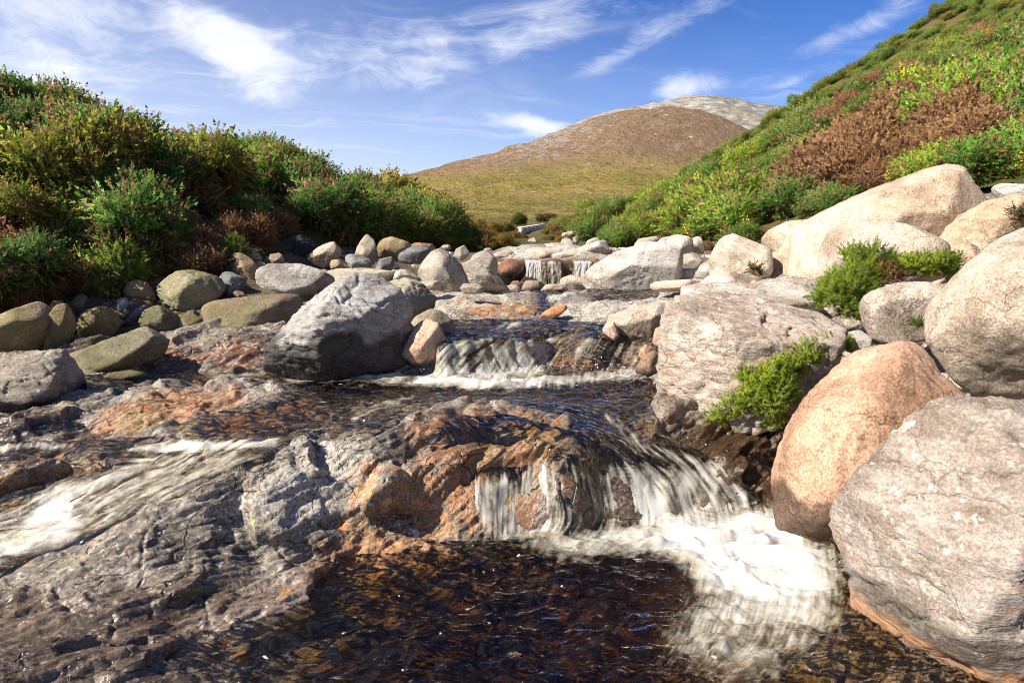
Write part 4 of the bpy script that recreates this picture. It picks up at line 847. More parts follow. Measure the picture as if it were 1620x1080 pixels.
# --- left shore row
B('boulder', 'large smooth grey whale backed boulder on the left shore', [(405, 440), (412, 424), (430, 417), (470, 418), (502, 432), (530, 450), (520, 468), (440, 475), (410, 466)], 8.0, M_SCHISTG, (.38, .36, .33), 1.0, 12, [(.1, -.4, .9, .75)], 51, 5, .6, .35)
B('boulder', 'long low brown boulder below the grey whale backed one', [(320, 510), (324, 490), (345, 476), (400, 469), (450, 465), (480, 467), (475, 495), (448, 520), (420, 530), (345, 533), (324, 524)], 7.1, M_MOSSY, (.30, .235, .16), .9, 12, [(.1, -.5, .85, .8)], 52, 5, .6)
B('boulder', 'faceted green and cream boulder leaning on the left shore', [(249, 462), (262, 450), (286, 441), (292, 428), (318, 427), (342, 437), (356, 446), (352, 465), (326, 497), (298, 497), (262, 482)], 7.3, M_MOSSY, (.36, .325, .20), .85, 24, [(-.3, -.8, .5, .72), (.1, -.2, .97, .76), (.5, -.8, -.3, .8)], 53, 5, .8, .4)
B('rock', 'dark slate rock between the faceted green boulder and the tan one', [(344, 440), (352, 432), (376, 430), (390, 444), (386, 462), (370, 478), (350, 476)], 7.6, M_SCHISTG, (.15, .155, .15), .9, 26, (), 54, 5, 1, .6, cat='rock')
B('boulder', 'tan brown rounded boulder above the dark slate rock', [(362, 420), (368, 403), (384, 400), (404, 412), (418, 438), (414, 462), (395, 474), (384, 450)], 8.1, M_MOSSY, (.37, .285, .17), .9, 12, (), 55, 5, .7)
B('stone', 'small tan stone above the tan brown rounded boulder', [(388, 412), (392, 400), (404, 397), (414, 406), (410, 420), (398, 420)], 8.7, M_GRAN, (.40, .32, .22), .9, 12, (), 56, 4, .7)
B('stone', 'tan cut stone at the left end of the grey whale backed boulder', [(422, 418), (428, 404), (442, 400), (450, 408), (448, 420)], 8.9, M_GRAN, (.42, .35, .25), .9, 16, (), 57, 4, .7)
B('boulder', 'brown rounded stone under the bank with pale crust on top', [(194, 460), (200, 448), (216, 442), (232, 446), (246, 465), (246, 480), (225, 484), (200, 474)], 7.2, M_MOSSY, (.38, .285, .18), .9, 12, (), 58, 5, .8)
B('rock', 'dark flat slate lying between the round green stone and the brown stone', [(136, 470), (150, 458), (180, 466), (188, 480), (180, 494), (145, 484)], 7.1, M_SCHISTG, (.15, .135, .125), .9, 22, (), 59, 4, 1, .5, cat='rock')
B('stone', 'square grey block beside the dark flat slate', [(184, 472), (200, 470), (206, 482), (205, 500), (190, 500)], 6.95, M_SCHISTG, (.27, .275, .265), .9, 28, (), 60, 4, .8, .3)
B('stone', 'square tan block to the right of the grey block', [(203, 478), (212, 472), (223, 476), (222, 488), (206, 492)], 7.0, M_MOSSY, (.31, .25, .16), .9, 22, (), 61, 4, .8)
B('rock', 'slanting slate slab below the square blocks', [(196, 512), (210, 495), (236, 482), (240, 492), (222, 510), (205, 518)], 6.9, M_SCHISTG, (.14, .145, .135), .9, 26, (), 62, 4, 1, .6, cat='rock')
B('boulder', 'dark green angular boulder under the faceted green one', [(220, 515), (232, 490), (252, 483), (270, 492), (288, 503), (284, 522), (252, 530), (226, 524)], 6.8, M_MOSSY, (.17, .155, .095), .9, 20, [(-.1, -.7, .7, .8)], 63, 5, .8, .3)
B('stone', 'rounded brown stone right of the dark green angular boulder', [(276, 505), (286, 497), (306, 497), (320, 506), (322, 518), (310, 528), (284, 526)], 6.9, M_MOSSY, (.26, .20, .125), .9, 12, (), 64, 4, .7)
B('boulder', 'olive round boulder with a creased face in the left shore row', [(119, 515), (128, 496), (150, 485), (172, 484), (188, 498), (191, 512), (180, 530), (155, 538), (130, 534)], 6.5, M_MOSSY, (.30, .255, .125), .9, 14, [(.2, -.8, -.4, .86)], 65, 5, .8)
B('stone', 'small round green stone resting above the olive round boulder', [(112, 482), (118, 470), (130, 464), (142, 472), (144, 488), (134, 497), (118, 494)], 6.9, M_MOSSY, (.29, .25, .15), .9, 9, (), 66, 4, .6)
B('stone', 'small orange brown stone on top of two tan boulders', [(79, 484), (86, 475), (98, 475), (104, 484), (96, 494), (84, 492)], 6.5, M_GRAN, (.40, .24, .12), .9, 9, (), 67, 4, .6)
B('boulder', 'tan egg shaped boulder right of the leftmost tan boulder', [(60, 555), (74, 510), (90, 485), (106, 480), (118, 500), (121, 518), (112, 545), (94, 560)], 6.1, M_MOSSY, (.38, .285, .18), .9, 12, (), 68, 5, .7)
B('boulder', 'leftmost tan boulder with a green stain, leaning right', [(-60, 560), (-40, 520), (0, 514), (38, 492), (64, 477), (80, 486), (80, 512), (66, 550), (30, 562)], 5.9, M_MOSSY, (.40, .315, .185), .9, 12, [(-.1, -.6, .75, .86)], 69, 5, .6)
B('rock_slab', 'flat mossy slab sloping into the water on the left shore', [(100, 575), (112, 560), (175, 536), (226, 517), (268, 542), (250, 565), (200, 590), (130, 604)], 5.9, M_MOSSY, (.27, .245, .165), 1.3, 20, [(.1, -.55, .83, .5)], 70, 5, .6, .4, cat='rock')
B('boulder', 'broad flat topped grey brown slab at the left edge of the stream', [(-80, 600), (-60, 566), (0, 560), (100, 558), (112, 570), (137, 612), (130, 648), (60, 672), (-60, 680)], 4.9, M_SCHISTG, (.34, .30, .245), 1.2, 22, [(.05, -.5, .85, .55), (.8, -.5, .3, .82)], 71, 6, .7, .6, wet=.60)
B('stone', 'low wet stone in the still water on the left', [(158, 600), (175, 590), (205, 585), (232, 590), (236, 602), (190, 606)], 5.55, M_MOSSY, (.24, .19, .11), 1.1, 12, (), 72, 4, .7, wet=.57)
# --- far waterfall and slabs
B('boulder', 'dark wet brown boulder at the left side of the far waterfall', [(785, 440), (788, 418), (800, 410), (818, 410), (832, 420), (832, 436), (815, 450), (792, 452)], 10.6, M_GRANR, (.12, .07, .055), .9, 14, (), 73, 4, .7, wet=1.2)
B('boulder', 'wet brown rock dividing the far waterfall into two falls', [(852, 452), (856, 415), (872, 409), (898, 411), (906, 425), (906, 452)], 11.15, M_GRANR, (.21, .12, .07), .9, 16, (), 74, 4, .7)
B('boulder', 'rust brown rock at the right side of the far waterfall', [(924, 450), (926, 416), (934, 407), (948, 414), (950, 430), (940, 452)], 11.0, M_GRANR, (.27, .15, .075), .9, 13, (), 75, 4, .7)
B('rock', 'dark rock behind the left strand of the far waterfall', [(780, 450), (782, 412), (800, 408), (850, 409), (852, 452)], 11.6, M_GRANR, (.09, .06, .045), .5, 16, (), 76, 4, .7, cat='rock')
B('rock', 'dark brown rock behind the right strand of the far waterfall', [(896, 452), (898, 410), (930, 408), (940, 452)], 11.65, M_GRANR, (.12, .08, .05), .5, 16, (), 176, 4, .7, cat='rock')
B('stone', 'boxy grey brown stone below the far waterfall', [(825, 460), (826, 446), (835, 443), (856, 444), (860, 452), (858, 459), (835, 462)], 9.9, M_GRAN, (.35, .31, .24), .9, 18, (), 77, 4, .7)
B('stone', 'round cream stone below the right strand of the far waterfall', [(884, 450), (890, 440), (903, 435), (922, 441), (930, 452), (916, 460), (895, 458)], 10.0, M_GRAN, (.47, .43, .36), .9, 13, (), 78, 4, .7)
B('stone', 'flat pale slab stone between the boxy and the round stone below the fall', [(855, 460), (862, 450), (885, 449), (898, 458), (880, 464)], 9.7, M_PALE, (.50, .45, .37), 1.1, 14, (), 79, 4, .6)
B('stone', 'pale streaked stone left of the boxy stone below the fall', [(775, 470), (790, 456), (812, 450), (824, 456), (820, 466), (790, 474)], 9.0, M_PALE, (.47, .42, .34), 1.1, 14, (), 80, 4, .8, .4)
B('stone', 'small rusty stone at the foot of the dark wet boulder', [(806, 452), (812, 444), (820, 444), (826, 454), (816, 460)], 10.3, M_GRANR, (.26, .16, .09), .9, 14, (), 81, 4, .8)
B('stone', 'orange sloping stone among the slabs in mid stream', [(852, 504), (868, 490), (895, 482), (898, 486), (880, 500), (858, 508)], 7.6, M_GRANR, (.50, .25, .13), 1.0, 16, (), 82, 4, .6)
B('rock_slab', 'pale slab on the lip left of the far waterfall', [(774, 408), (785, 400), (805, 396), (815, 402), (812, 412), (775, 412)], 11.6, M_PALE, (.48, .43, .35), 1.2, 14, (), 83, 4, .8, .3, cat='rock')
B('rock_slab', 'broad pale slab on the lip of the far waterfall', [(815, 410), (825, 398), (860, 390), (900, 392), (905, 404), (870, 412), (818, 412)], 11.75, M_PALE, (.49, .44, .37), 1.6, 14, (), 84, 4, .8, .4, cat='rock')
B('boulder', 'pale block with a dark underside right of the lip of the far waterfall', [(904, 405), (915, 393), (950, 380), (962, 381), (966, 396), (945, 406), (912, 409)], 11.6, M_PALE, (.49, .445, .38), .9, 18, [(0, -.8, -.5, .7)], 85, 4, .8)
B('rock_slab', 'long cracked pale slab on the lip above the dividing brown rock', [(852, 412), (862, 402), (895, 397), (925, 403), (922, 411), (890, 414)], 11.55, M_PALE, (.50, .45, .38), 1.3, 16, (), 183, 4, 1.2, .6, cat='rock')
B('rock_slab', 'grey slab tilted behind the lip of the far waterfall', [(800, 402), (820, 390), (858, 386), (868, 394), (830, 403)], 12.8, M_PALE, (.46, .42, .36), 1.4, 16, (), 184, 4, 1.2, .6, cat='rock')
B('rock_slab', 'low cream slab at the back of the far stream bed', [(860, 392), (872, 384), (900, 385), (912, 392), (885, 396)], 14.5, M_PALE, (.50, .45, .37), 1.4, 16, (), 185, 4, 1.2, .4, cat='rock')
B('stone', 'tan stone behind the pale block at the far lip', [(925, 390), (930, 381), (942, 376), (950, 380), (946, 390)], 14, M_GRAN, (.45, .39, .31), .9, 12, (), 86, 4, .8)
B('stone', 'low stone of the stacked pair in the far stream bed', [(886, 390), (888, 379), (896, 376), (908, 382), (906, 391)], 16, M_GRAN, (.46, .40, .33), .9, 16, (), 87, 4, .8)
B('stone', 'upper slanted stone of the stacked pair in the far stream bed', [(888, 374), (890, 369), (904, 365), (908, 368), (900, 377)], 16.2, M_GRAN, (.48, .44, .38), .9, 20, (), 88, 4, .8)
B('stone', 'small round stone right of the stacked pair', [(906, 382), (908, 375), (914, 373), (917, 378), (914, 386)], 16, M_GRAN, (.45, .41, .35), .9, 10, (), 89, 3, .8)
B('rock', 'pale rock farthest up the stream bed', [(832, 388), (838, 378), (846, 376), (852, 384), (850, 390)], 20, M_PALE, (.47, .43, .36), .9, 14, (), 90, 4, .8, cat='rock')
for i, (px, py, rx, ry, Y) in enumerate([(848, 396, 14, 5, 14), (870, 389, 12, 4, 17), (930, 396, 16, 5, 14.5), (800, 404, 12, 5, 12.6), (960, 404, 18, 6, 11.8), (985, 396, 12, 5, 12.6), (756, 392, 9, 4, 15), (772, 396, 7, 4, 14), (705, 392, 9, 5, 13), (690, 402, 8, 5, 11), (712, 385, 8, 5, 15)]):
    a = np.linspace(0, 2 * PI, 9)[:-1] + .3
    B('stone', 'small pale stone in the rubble round the far stream bed', np.stack([px + rx * np.cos(a), py + ry * np.sin(a)], 1), Y, M_PALE, (.47, .42, .35), 1.0, 12, (), 300 + i, 3, 1, group='small stones in the far rubble', cat='stone')
# the far waterfall: strands of falling water between the brown rocks
def fall(label, x0, x1, ytop, ybot, Y, foam_):
    n, m = 60, 90; u = np.linspace(0, 1, n)[None].repeat(m, 0); v = np.linspace(0, 1, m)[:, None].repeat(n, 1)
    a, b = at(x0, ytop, Y), at(x1, ytop, Y); zb = at(x0, ybot, Y)[2]; r = np.random.default_rng(int(x0))
    X = a[0] + (b[0] - a[0]) * u + .05 * (u - .5) * v; Z = a[2] + .02 * np.sin(u * 9) * 0 + (zb - a[2]) * np.clip((v - .18) / .82, 0, 1) ** 1.25; Yy = Y + .22 - .34 * np.clip(v / .3, 0, 1) ** .8 - .04 * v
    st_ = np.clip(.5 + .7 * fbm2(u * 3.6 * (x1 - x0) / 26 + x0, v * 1.5, 4, .65), 0, 1); X = X + .01 * fbm2(u * 8, v * 5, 2); Yy = Yy - .05 * (st_ - .5)
    edge = np.minimum(u, 1 - u)
    tag(link('waterfall', mesh_np('waterfall', np.stack([X, Yy, Z], -1).reshape(-1, 3), grid_faces(m, n)[:, ::-1], M_WATER, dict(depth=np.full(u.shape, .03), foam=foam_ * sstep(edge, -.02, .12) * (.55 + .45 * sstep(v, .1, .3)), streak=st_, fine=st_, turb=u * 0 + 1))), label, 'waterfall')
fall('broad white left strand of the far waterfall, beside the dark wet boulder', 829, 857, 411, 452, 11.0, .78)
fall('thin broken middle strand of the far waterfall, over the dividing brown rock', 855, 888, 413, 452, 10.95, .50)
fall('white right strand of the far waterfall, beside the rust brown rock', 904, 936, 412, 450, 10.9, .74)
# flecks of spray thrown up at the foot of the falls
def spray(zones, seed):
    r = np.random.default_rng(seed); D, F = ico(1); vs, fs, k = [], [], 0
    for (x0, x1, y0, y1, Y0, Y1, n) in zones:
        for i in range(n):
            t = r.random(); c = at(x0 + (x1 - x0) * t, y0 + (y1 - y0) * t, Y0 + (Y1 - Y0) * t) + np.array([r.normal() * .05, r.normal() * .05, abs(r.normal()) * .05]); q = r.uniform(.0015, .0048)
            vs.append(c + D * q * np.array([1, 1, r.uniform(1, 2)])); fs.append(F + k); k += len(D)
    tag(link('spray', mesh_np('spray', np.concatenate(vs), np.concatenate(fs), M_SPRAY)), 'white flecks of spray above the foam', None, None, 'stuff')
M_SPRAY = plain = None
M_SPRAY, Tq = new_mat('spray'); Tq.n('ShaderNodeOutputMaterial', Surface=Tq.n('ShaderNodeBsdfPrincipled', Base_Color=Tq.mix(Tq.noise(Tq.n('ShaderNodeTexCoord').outputs['Object'], 40, 2), (.8, .79, .75), (.95, .95, .93)), Roughness=.2))
spray([(760, 900, 852, 848, 3.9, 3.95, 110), (960, 1200, 838, 800, 4.0, 4.3, 260), (1000, 1120, 705, 720, 4.4, 4.5, 70), (660, 1030, 590, 585, 5.75, 5.8, 110), (0, 150, 850, 820, 3.55, 3.75, 80)], 77)
# smaller stones filling the gaps along both shores
def fillers(n, px0, px1, ylo, yhi, rr, mats, tints, label, group, seed):
    r = np.random.default_rng(seed); k = 0
    for i in range(n * 4):
        px = r.uniform(px0, px1); t = r.random(); py = np.interp(px, *ylo) * (1 - t) + np.interp(px, *yhi) * t
        h = hit(px, py, 4.5, 25)
        if k >= n or h is None: continue
        rx = r.uniform(*rr); ry = rx * r.uniform(.55, .9); a = np.sort(r.uniform(0, 2 * PI, 9)); k += 1
        B('stone', label, np.stack([px + rx * np.cos(a), py + ry * np.sin(a)], 1), h[1], mats[r.integers(len(mats))], tints[r.integers(len(tints))], 1.0, 12, (), 1000 + seed * 100 + i, 4, 1.1, group=group, cat='stone', nf=7)
fillers(60, 0, 440, ([0, 120, 250, 340, 440], [495, 470, 450, 430, 405]), ([0, 120, 250, 340, 440], [560, 545, 525, 500, 440]), (7, 16), [M_MOSSY, M_MOSSY, M_SCHISTG, M_GRANR], [BROWN, OLIVE, (.2, .18, .14), (.34, .27, .18)], 'small brown stone in the gaps of the left shore row', 'small stones of the left shore row', 1)
fillers(34, 500, 800, ([500, 600, 700, 800], [400, 395, 398, 405]), ([500, 600, 700, 800], [445, 450, 460, 462]), (6, 13), [M_GRAN, M_GRANR, M_SCHISTG], [(.38, .33, .25), (.30, .26, .2), (.42, .38, .31)], 'small grey stone among the boulders left of the far waterfall', 'small stones left of the far waterfall', 2)
fillers(26, 1000, 1240, ([1000, 1100, 1240], [388, 388, 395]), ([1000, 1100, 1240], [440, 445, 450]), (6, 14), [M_GRAN, M_PALE], [(.48, .43, .36), (.44, .40, .33)], 'small pale stone among the boulders right of the far waterfall', 'small stones right of the far waterfall', 3)
fillers(30, 1240, 1560, ([1240, 1400, 1560], [440, 440, 430]), ([1240, 1400, 1560], [560, 560, 560]), (10, 22), [M_GRAN, M_PALE], [(.44, .37, .29), (.46, .42, .36)], 'pale stone wedged in the gaps between the right hand boulders', 'stones wedged between the right hand boulders', 4)
# white wall far up the valley
def box(name, p0, p1, z0a, z1a, z0b, z1b, th, mat, parent):
    d = np.array([p1[0] - p0[0], p1[1] - p0[1]]); nn = np.array([-d[1], d[0]]) / np.linalg.norm(d) * th / 2; v = []
    for p, zl, zh in ((p0, z0a, z1a), (p1, z0b, z1b)):
        for s_ in (-1, 1):
            for z in (zl, zh): v.append((p[0] + s_ * nn[0], p[1] + s_ * nn[1], z))
    f = [(0, 1, 3, 2), (4, 6, 7, 5), (0, 4, 5, 1), (2, 3, 7, 6), (1, 5, 7, 3), (0, 2, 6, 4)]
    return link(name, mesh_np(name, np.array(v), np.array(f), mat, smooth=False), parent)
wl = bpy.data.objects.new('white_wall', None); col.objects.link(wl); tag(wl, 'long low white wall far up the valley, below the round green bush', 'wall')
a_, b_ = at(823, 361, 44), at(862, 355, 62); a2, b2 = at(823, 372, 44), at(862, 360, 62)
mw, Tw = new_mat('white_boards'); Pw = Tw.n('ShaderNodeTexCoord').outputs['Object']
Tw.n('ShaderNodeOutputMaterial', Surface=Tw.n('ShaderNodeBsdfPrincipled', Base_Color=Tw.mix(Tw.noise(Pw, 2, 5), (.55, .53, .48), (.78, .76, .70)), Roughness=.8))
for k in range(7):
    q0, q1 = k / 7, (k + .94) / 7; L = lambda t, A, Bb: A + (Bb - A) * t; P0, P1 = L(q0, a_, b_), L(q1, a_, b_); Q0, Q1 = L(q0, a2, b2), L(q1, a2, b2)
    box('panel', P0, P1, Q0[2] - .3, P0[2], Q1[2] - .3, P1[2], .2, mw, wl)
box('coping', a_, b_, a_[2] + .003, a_[2] + .06, b_[2] + .003, b_[2] + .06, .34, mw, wl)
#PLANTS
def leaf_material(name, translucent=.42):
    m, T = new_mat(name)
    oi = T.n('ShaderNodeObjectInfo'); age, tone, tip = T.attr('age'), T.attr('tone'), T.attr('tip')
    tint = T.mix(T.ss(oi.outputs['Random'], 0, 1), T.mix(1.0, oi.outputs['Color'], (.8, .82, .85), 'MULTIPLY'), T.mix(1.0, oi.outputs['Color'], (1.25, 1.15, 1.0), 'MULTIPLY'))
    g = T.mix(tip, T.mix(1.0, tint, (.62, .62, .6), 'MULTIPLY'), T.mix(1.0, tint, (1.5, 1.42, 1.3), 'MULTIPLY'))
    g = T.mix(tone, T.mix(1.0, g, (.6, .66, .7), 'MULTIPLY'), T.mix(1.0, g, (1.4, 1.3, 1.1), 'MULTIPLY'))
    dead = T.mix(tone, (.20, .105, .042), (.50, .275, .13))
    c = T.mix(T.ss(age, .18, .42), dead, g)
    an = T.n('ShaderNodeAttribute', dict(attribute_name='nrm')).outputs['Vector']
    wn = T.n('ShaderNodeVectorTransform', dict(vector_type='NORMAL', convert_from='OBJECT', convert_to='WORLD'), Vector=an).outputs[0]
    nn = T.vm('NORMALIZE', T.vm('ADD', T.vm('SCALE', wn, .82), T.vm('SCALE', T.n('ShaderNodeNewGeometry').outputs['Normal'], .26)))
    b = T.n('ShaderNodeBsdfPrincipled', Base_Color=c, Roughness=.65, Normal=nn); b.inputs['Specular IOR Level'].default_value = .2
    t = T.n('ShaderNodeBsdfTranslucent', Color=c)
    o = T.n('ShaderNodeMixShader', Fac=translucent, i1=b.outputs[0], i2=t.outputs[0])
    T.n('ShaderNodeOutputMaterial', Surface=o); return m
def plain_material(name, c1, c2, scale=30.0, rough=.8):
    m, T = new_mat(name); P = T.n('ShaderNodeTexCoord').outputs['Object']
    b = T.n('ShaderNodeBsdfPrincipled', Base_Color=T.mix(T.noise(P, scale, 4), c1, c2), Roughness=rough)
    T.n('ShaderNodeOutputMaterial', Surface=b); return m
M_LEAF = leaf_material('gorse_foliage'); M_TWIG = plain_material('bare_twig', (.17, .11, .07), (.36, .26, .17)); M_FLOWER = plain_material('yellow_flower', (.80, .42, .015), (.85, .58, .06))
M_BERRY = plain_material('red_flower', (.65, .10, .03), (.8, .25, .08))

def unit(v): return v / (np.linalg.norm(v, axis=-1, keepdims=True) + 1e-9)
def sprays(r, base, axis, L, needles, spread=.62, nlen=.30, nwid=.055, age=1.0, out=None):
    """feathery spiny shoots: base points, axes, lengths -> triangles"""
    n = len(base); axis = unit(axis)
    t = np.tile(np.linspace(.06, 1, needles), (n, 1)) + r.uniform(-.03, .03, (n, needles))
    ref = unit(r.normal(size=(n, 3))); s1 = unit(np.cross(axis, ref)); s2 = np.cross(axis, s1)
    an = r.uniform(0, 2 * PI, (n, needles))
    rad = np.cos(an)[..., None] * s1[:, None] + np.sin(an)[..., None] * s2[:, None]
    p = base[:, None] + axis[:, None] * (t * L[:, None])[..., None]
    d = unit(rad * spread + axis[:, None] * (.55 + .9 * t[..., None] ** 3)); ln = (L[:, None] * nlen * (1.15 - .6 * t))[..., None] * r.uniform(.7, 1.2, (n, needles, 1))
    w = unit(np.cross(d, unit(r.normal(size=(n, needles, 3))))) * (L[:, None] * nwid)[..., None]
    V = np.stack([p - w, p + w, p + d * ln], 2).reshape(-1, 3)
    ag = np.broadcast_to(np.asarray(age, float).reshape(-1, 1) if np.ndim(age) else np.full((n, 1), age), (n, needles))
    tone = np.repeat(r.random((n, 1)), needles, 1)
    rep = lambda a: np.repeat(a.reshape(-1), 3)
    tip = np.stack([t * .5, t * .5, t * .6 + .4], 2).reshape(-1)
    o = axis if out is None else out
    nv = unit(o[:, None] * .85 + axis[:, None] * .25 + d * .35)
    f = base * 2.3; tone = np.clip(.5 + .16 * (tone - .5) + .75 * fbm3(f + 7, 2)[:, None], 0, 1)
    return V, dict(age=rep(ag), tone=rep(tone), tip=tip, nrm=np.repeat(nv.reshape(-1, 3), 3, 0))
def tri_mesh(name, V, at_, mat, flat=True):
    return mesh_np(name, V, np.arange(len(V)).reshape(-1, 3), mat, at_, smooth=False)
def tubes(name, lines, rads, mat):
    vs, fs, k = [], [], 0
    for ln, rd in zip(lines, rads):
        ln = np.asarray(ln, float); n = len(ln)
        for i in range(n):
            d = unit(ln[min(i + 1, n - 1)] - ln[max(i - 1, 0)]); a = unit(np.cross(d, [.31, .52, .79])); b = np.cross(d, a); rr = rd * (1 - .75 * i / (n - 1))
            for j in range(4): vs.append(ln[i] + rr * (math.cos(j * PI / 2) * a + math.sin(j * PI / 2) * b))
        for i in range(n - 1):
            for j in range(4): fs.append([k + 4 * i + j, k + 4 * i + (j + 1) % 4, k + 4 * i + 4 + (j + 1) % 4, k + 4 * i + 4 + j])
        k += 4 * n
    return mesh_np(name, np.array(vs), np.array(fs), mat)
def lobes_of(r, n, flat=.75):
    c = [(0, 0, .38, .55)]
    for i in range(n):
        a = r.uniform(0, 2 * PI); d = r.uniform(.3, .68); c.append((d * math.cos(a), d * math.sin(a), r.uniform(.10, .85) * flat, r.uniform(.20, .42)))
    return np.array(c)
def shell(r, lob, n, k0, k1, zmin=-.35):
    """points on the outside of a union of lobes"""
    out, dirs = [], []
    while sum(map(len, out)) < n:
        i = r.choice(len(lob), n * 3, p=lob[:, 3] ** 2 / (lob[:, 3] ** 2).sum()); d = unit(r.normal(size=(n * 3, 3))); k = r.uniform(k0, k1, n * 3)
        p = lob[i, :3] + d * (lob[i, 3] * k)[:, None]
        ins = np.zeros(len(p), bool)
        for j in range(len(lob)): ins |= (np.linalg.norm(p - lob[j, :3], axis=1) < lob[j, 3] * .86 * k0) & (i != j)
        ok = ~ins & (d[:, 2] > zmin) & (p[:, 2] > -.05)
        out.append(p[ok]); dirs.append(d[ok])
    return np.concatenate(out)[:n], np.concatenate(dirs)[:n]
def bush_mesh(name, seed, n, needles, lob=None, Ls=(.20, .34), dead=.3, up=.55, nwid=.055, inner=.35):
    r = np.random.default_rng(seed); lob = lobes_of(r, 7) if lob is None else lob
    p, d = shell(r, lob, n, .78, 1.0); L = r.uniform(*Ls, n)
    ax = unit(d * .8 + np.array([0, 0, up]) + r.normal(size=(n, 3)) * .28)
    ag = np.clip(.55 + .55 * d[:, 2] + .5 * (p[:, 2] - .35) + r.normal(size=n) * .03 + .22 * fbm3(p * 2.6 + seed, 2) - dead + .36, 0, 1)
    V, A = sprays(r, p - ax * (L * .45)[:, None], ax, L, needles, nwid=nwid, age=ag, out=d)
    m = int(n * inner); p2, d2 = shell(r, lob, m, .45, .75, -.8); V2, A2 = sprays(r, p2, unit(d2 + r.normal(size=(m, 3)) * .5), r.uniform(.25, .4, m), max(8, needles // 2), nwid=nwid * 1.6, age=r.uniform(.05, .75 if dead < 1 else .2, m), out=d2)
    V = np.concatenate([V, V2]); A = {k: np.concatenate([A[k], A2[k]], 0) for k in A}
    return tri_mesh(name, V, A, M_LEAF), (p, d)
def flower_mesh(name, p, d, seed, n, s=.026, mat=None):
    r = np.random.default_rng(seed); ok = np.where(d[:, 2] > -.1)[0]
    cen = p[r.choice(ok, 7)]; dist = np.linalg.norm(p[ok][:, None] - cen[None], axis=2).min(1); ok = ok[np.argsort(dist)[:n * 2]]
    i = r.choice(ok, n); c = p[i] + d[i] * r.uniform(.03, .14, (n, 1)) + r.normal(size=(n, 3)) * .03
    O = np.array([(1, 0, 0), (-1, 0, 0), (0, 1, 0), (0, -1, 0), (0, 0, 1), (0, 0, -1)]) * 1.0
    Fo = np.array([(0, 2, 4), (2, 1, 4), (1, 3, 4), (3, 0, 4), (2, 0, 5), (1, 2, 5), (3, 1, 5), (0, 3, 5)])
    V = (c[:, None] + O[None] * r.uniform(.5, 1.1, (n, 6, 1)) * s).reshape(-1, 3); F = (Fo[None] + 6 * np.arange(n)[:, None, None]).reshape(-1, 3)
    return mesh_np(name, V, F, mat or M_FLOWER)
def stem_mesh(name, seed, n, dead_sticks=0):
    r = np.random.default_rng(seed); L, R = [], []
    for k in range(n + dead_sticks):
        a = r.uniform(0, 2 * PI); out = r.uniform(.25, .8) * (1.25 if k >= n else 1); h = r.uniform(.4, .95); b = r.normal(size=(4, 3)) * .05
        L.append([np.array([.06 * math.cos(a), .06 * math.sin(a), -.08]) + (np.array([out * math.cos(a), out * math.sin(a), h]) * t ** np.array([1.1, 1.1, .8]) if t > 0 else 0) + b[i] * t for i, t in enumerate((0, .35, .7, 1.0))])
        R.append(r.uniform(.012, .028))
    return tubes(name, L, R, M_TWIG)

FULL = [bush_mesh('foliage', 500 + i, 3400, 13, Ls=(.07, .15), nwid=.045, dead=.12) for i in range(5)]
DRY = [bush_mesh('foliage', 520 + i, 1300, 13, dead=1.5, inner=.5, Ls=(.10, .2), nwid=.05) for i in range(2)]
HEATH = [bush_mesh('foliage', 530 + i, 760, 14, Ls=(.12, .22), dead=.15, up=1.1, nwid=.075) for i in range(2)]
LOW = [bush_mesh('foliage', 540 + i, 1300, 10, nwid=.062, Ls=(.08, .16), dead=.0) for i in range(2)]
FLOWERS = [flower_mesh('blossom', *FULL[i][1], 600 + i, 85) for i in range(5)]
STEMS = [stem_mesh('stems', 700 + i, 9, 3) for i in range(3)]
rb = random.Random(5)
def bush(name, label, cat, loc, R, tint, kind='full', var=None, flowers=False, stems=True, group=None, zs=1.0, lean=(0, 0)):
    root = bpy.data.objects.new(name, None); col.objects.link(root); root.location = loc; root.scale = (R, R, R * zs); root.empty_display_size = .1
    root.rotation_euler = (lean[0], lean[1], rb.uniform(0, 2 * PI))
    tag(root, label, cat, group)
    pool_ = dict(full=FULL, dry=DRY, heath=HEATH)[kind]; var = rb.randrange(len(pool_)) if var is None else var
    f = link('foliage', pool_[var][0], root); f.color = (*tint, 1)
    if flowers: tag(link('blossom', FLOWERS[var], root), kind='stuff')
    if stems: link('stems', STEMS[rb.randrange(3)], root)
    return root
def candidates(n, ur, yr, seed):
    r = np.random.default_rng(seed); u = r.uniform(*ur, n); y = np.exp(r.uniform(math.log(yr[0]), math.log(yr[1]), n)); x = u * y; z = ground(x, y)
    px, py = proj(x, y, z); return x, y, z, px, py
def seen(c, ok, tol=.35):
    """drop the points that the ground itself hides"""
    i = np.where(ok)[0]; x, y, z = (c[k][i] for k in range(3)); vis = np.ones(len(i), bool)
    for t in np.linspace(.30, .96, 16):
        vis &= ground(x * t, y * t) < CAMH + (z + tol * y / 9 - CAMH) * t + .12
    ok = ok.copy(); ok[i[~vis]] = False; return ok
def darts(c, ok, spacing, nmax):
    """pick points that keep their distance in view angle"""
    x, y, z, px, py = c; sel = []; cell = {}
    for i in np.where(ok)[0]:
        s = spacing(px[i], py[i], y[i]); k = (int(px[i] // 40), int(py[i] // 40)); bad = False
        for a in (-1, 0, 1):
            for b in (-1, 0, 1):
                for j in cell.get((k[0] + a, k[1] + b), ()):
                    if math.hypot(px[i] - px[j], (py[i] - py[j]) * 1.5) < s and .6 < y[i] / y[j] < 1.6: bad = True; break
        if not bad:
            sel.append(i); cell.setdefault(k, []).append(i)
            if len(sel) >= nmax: break
    return sel
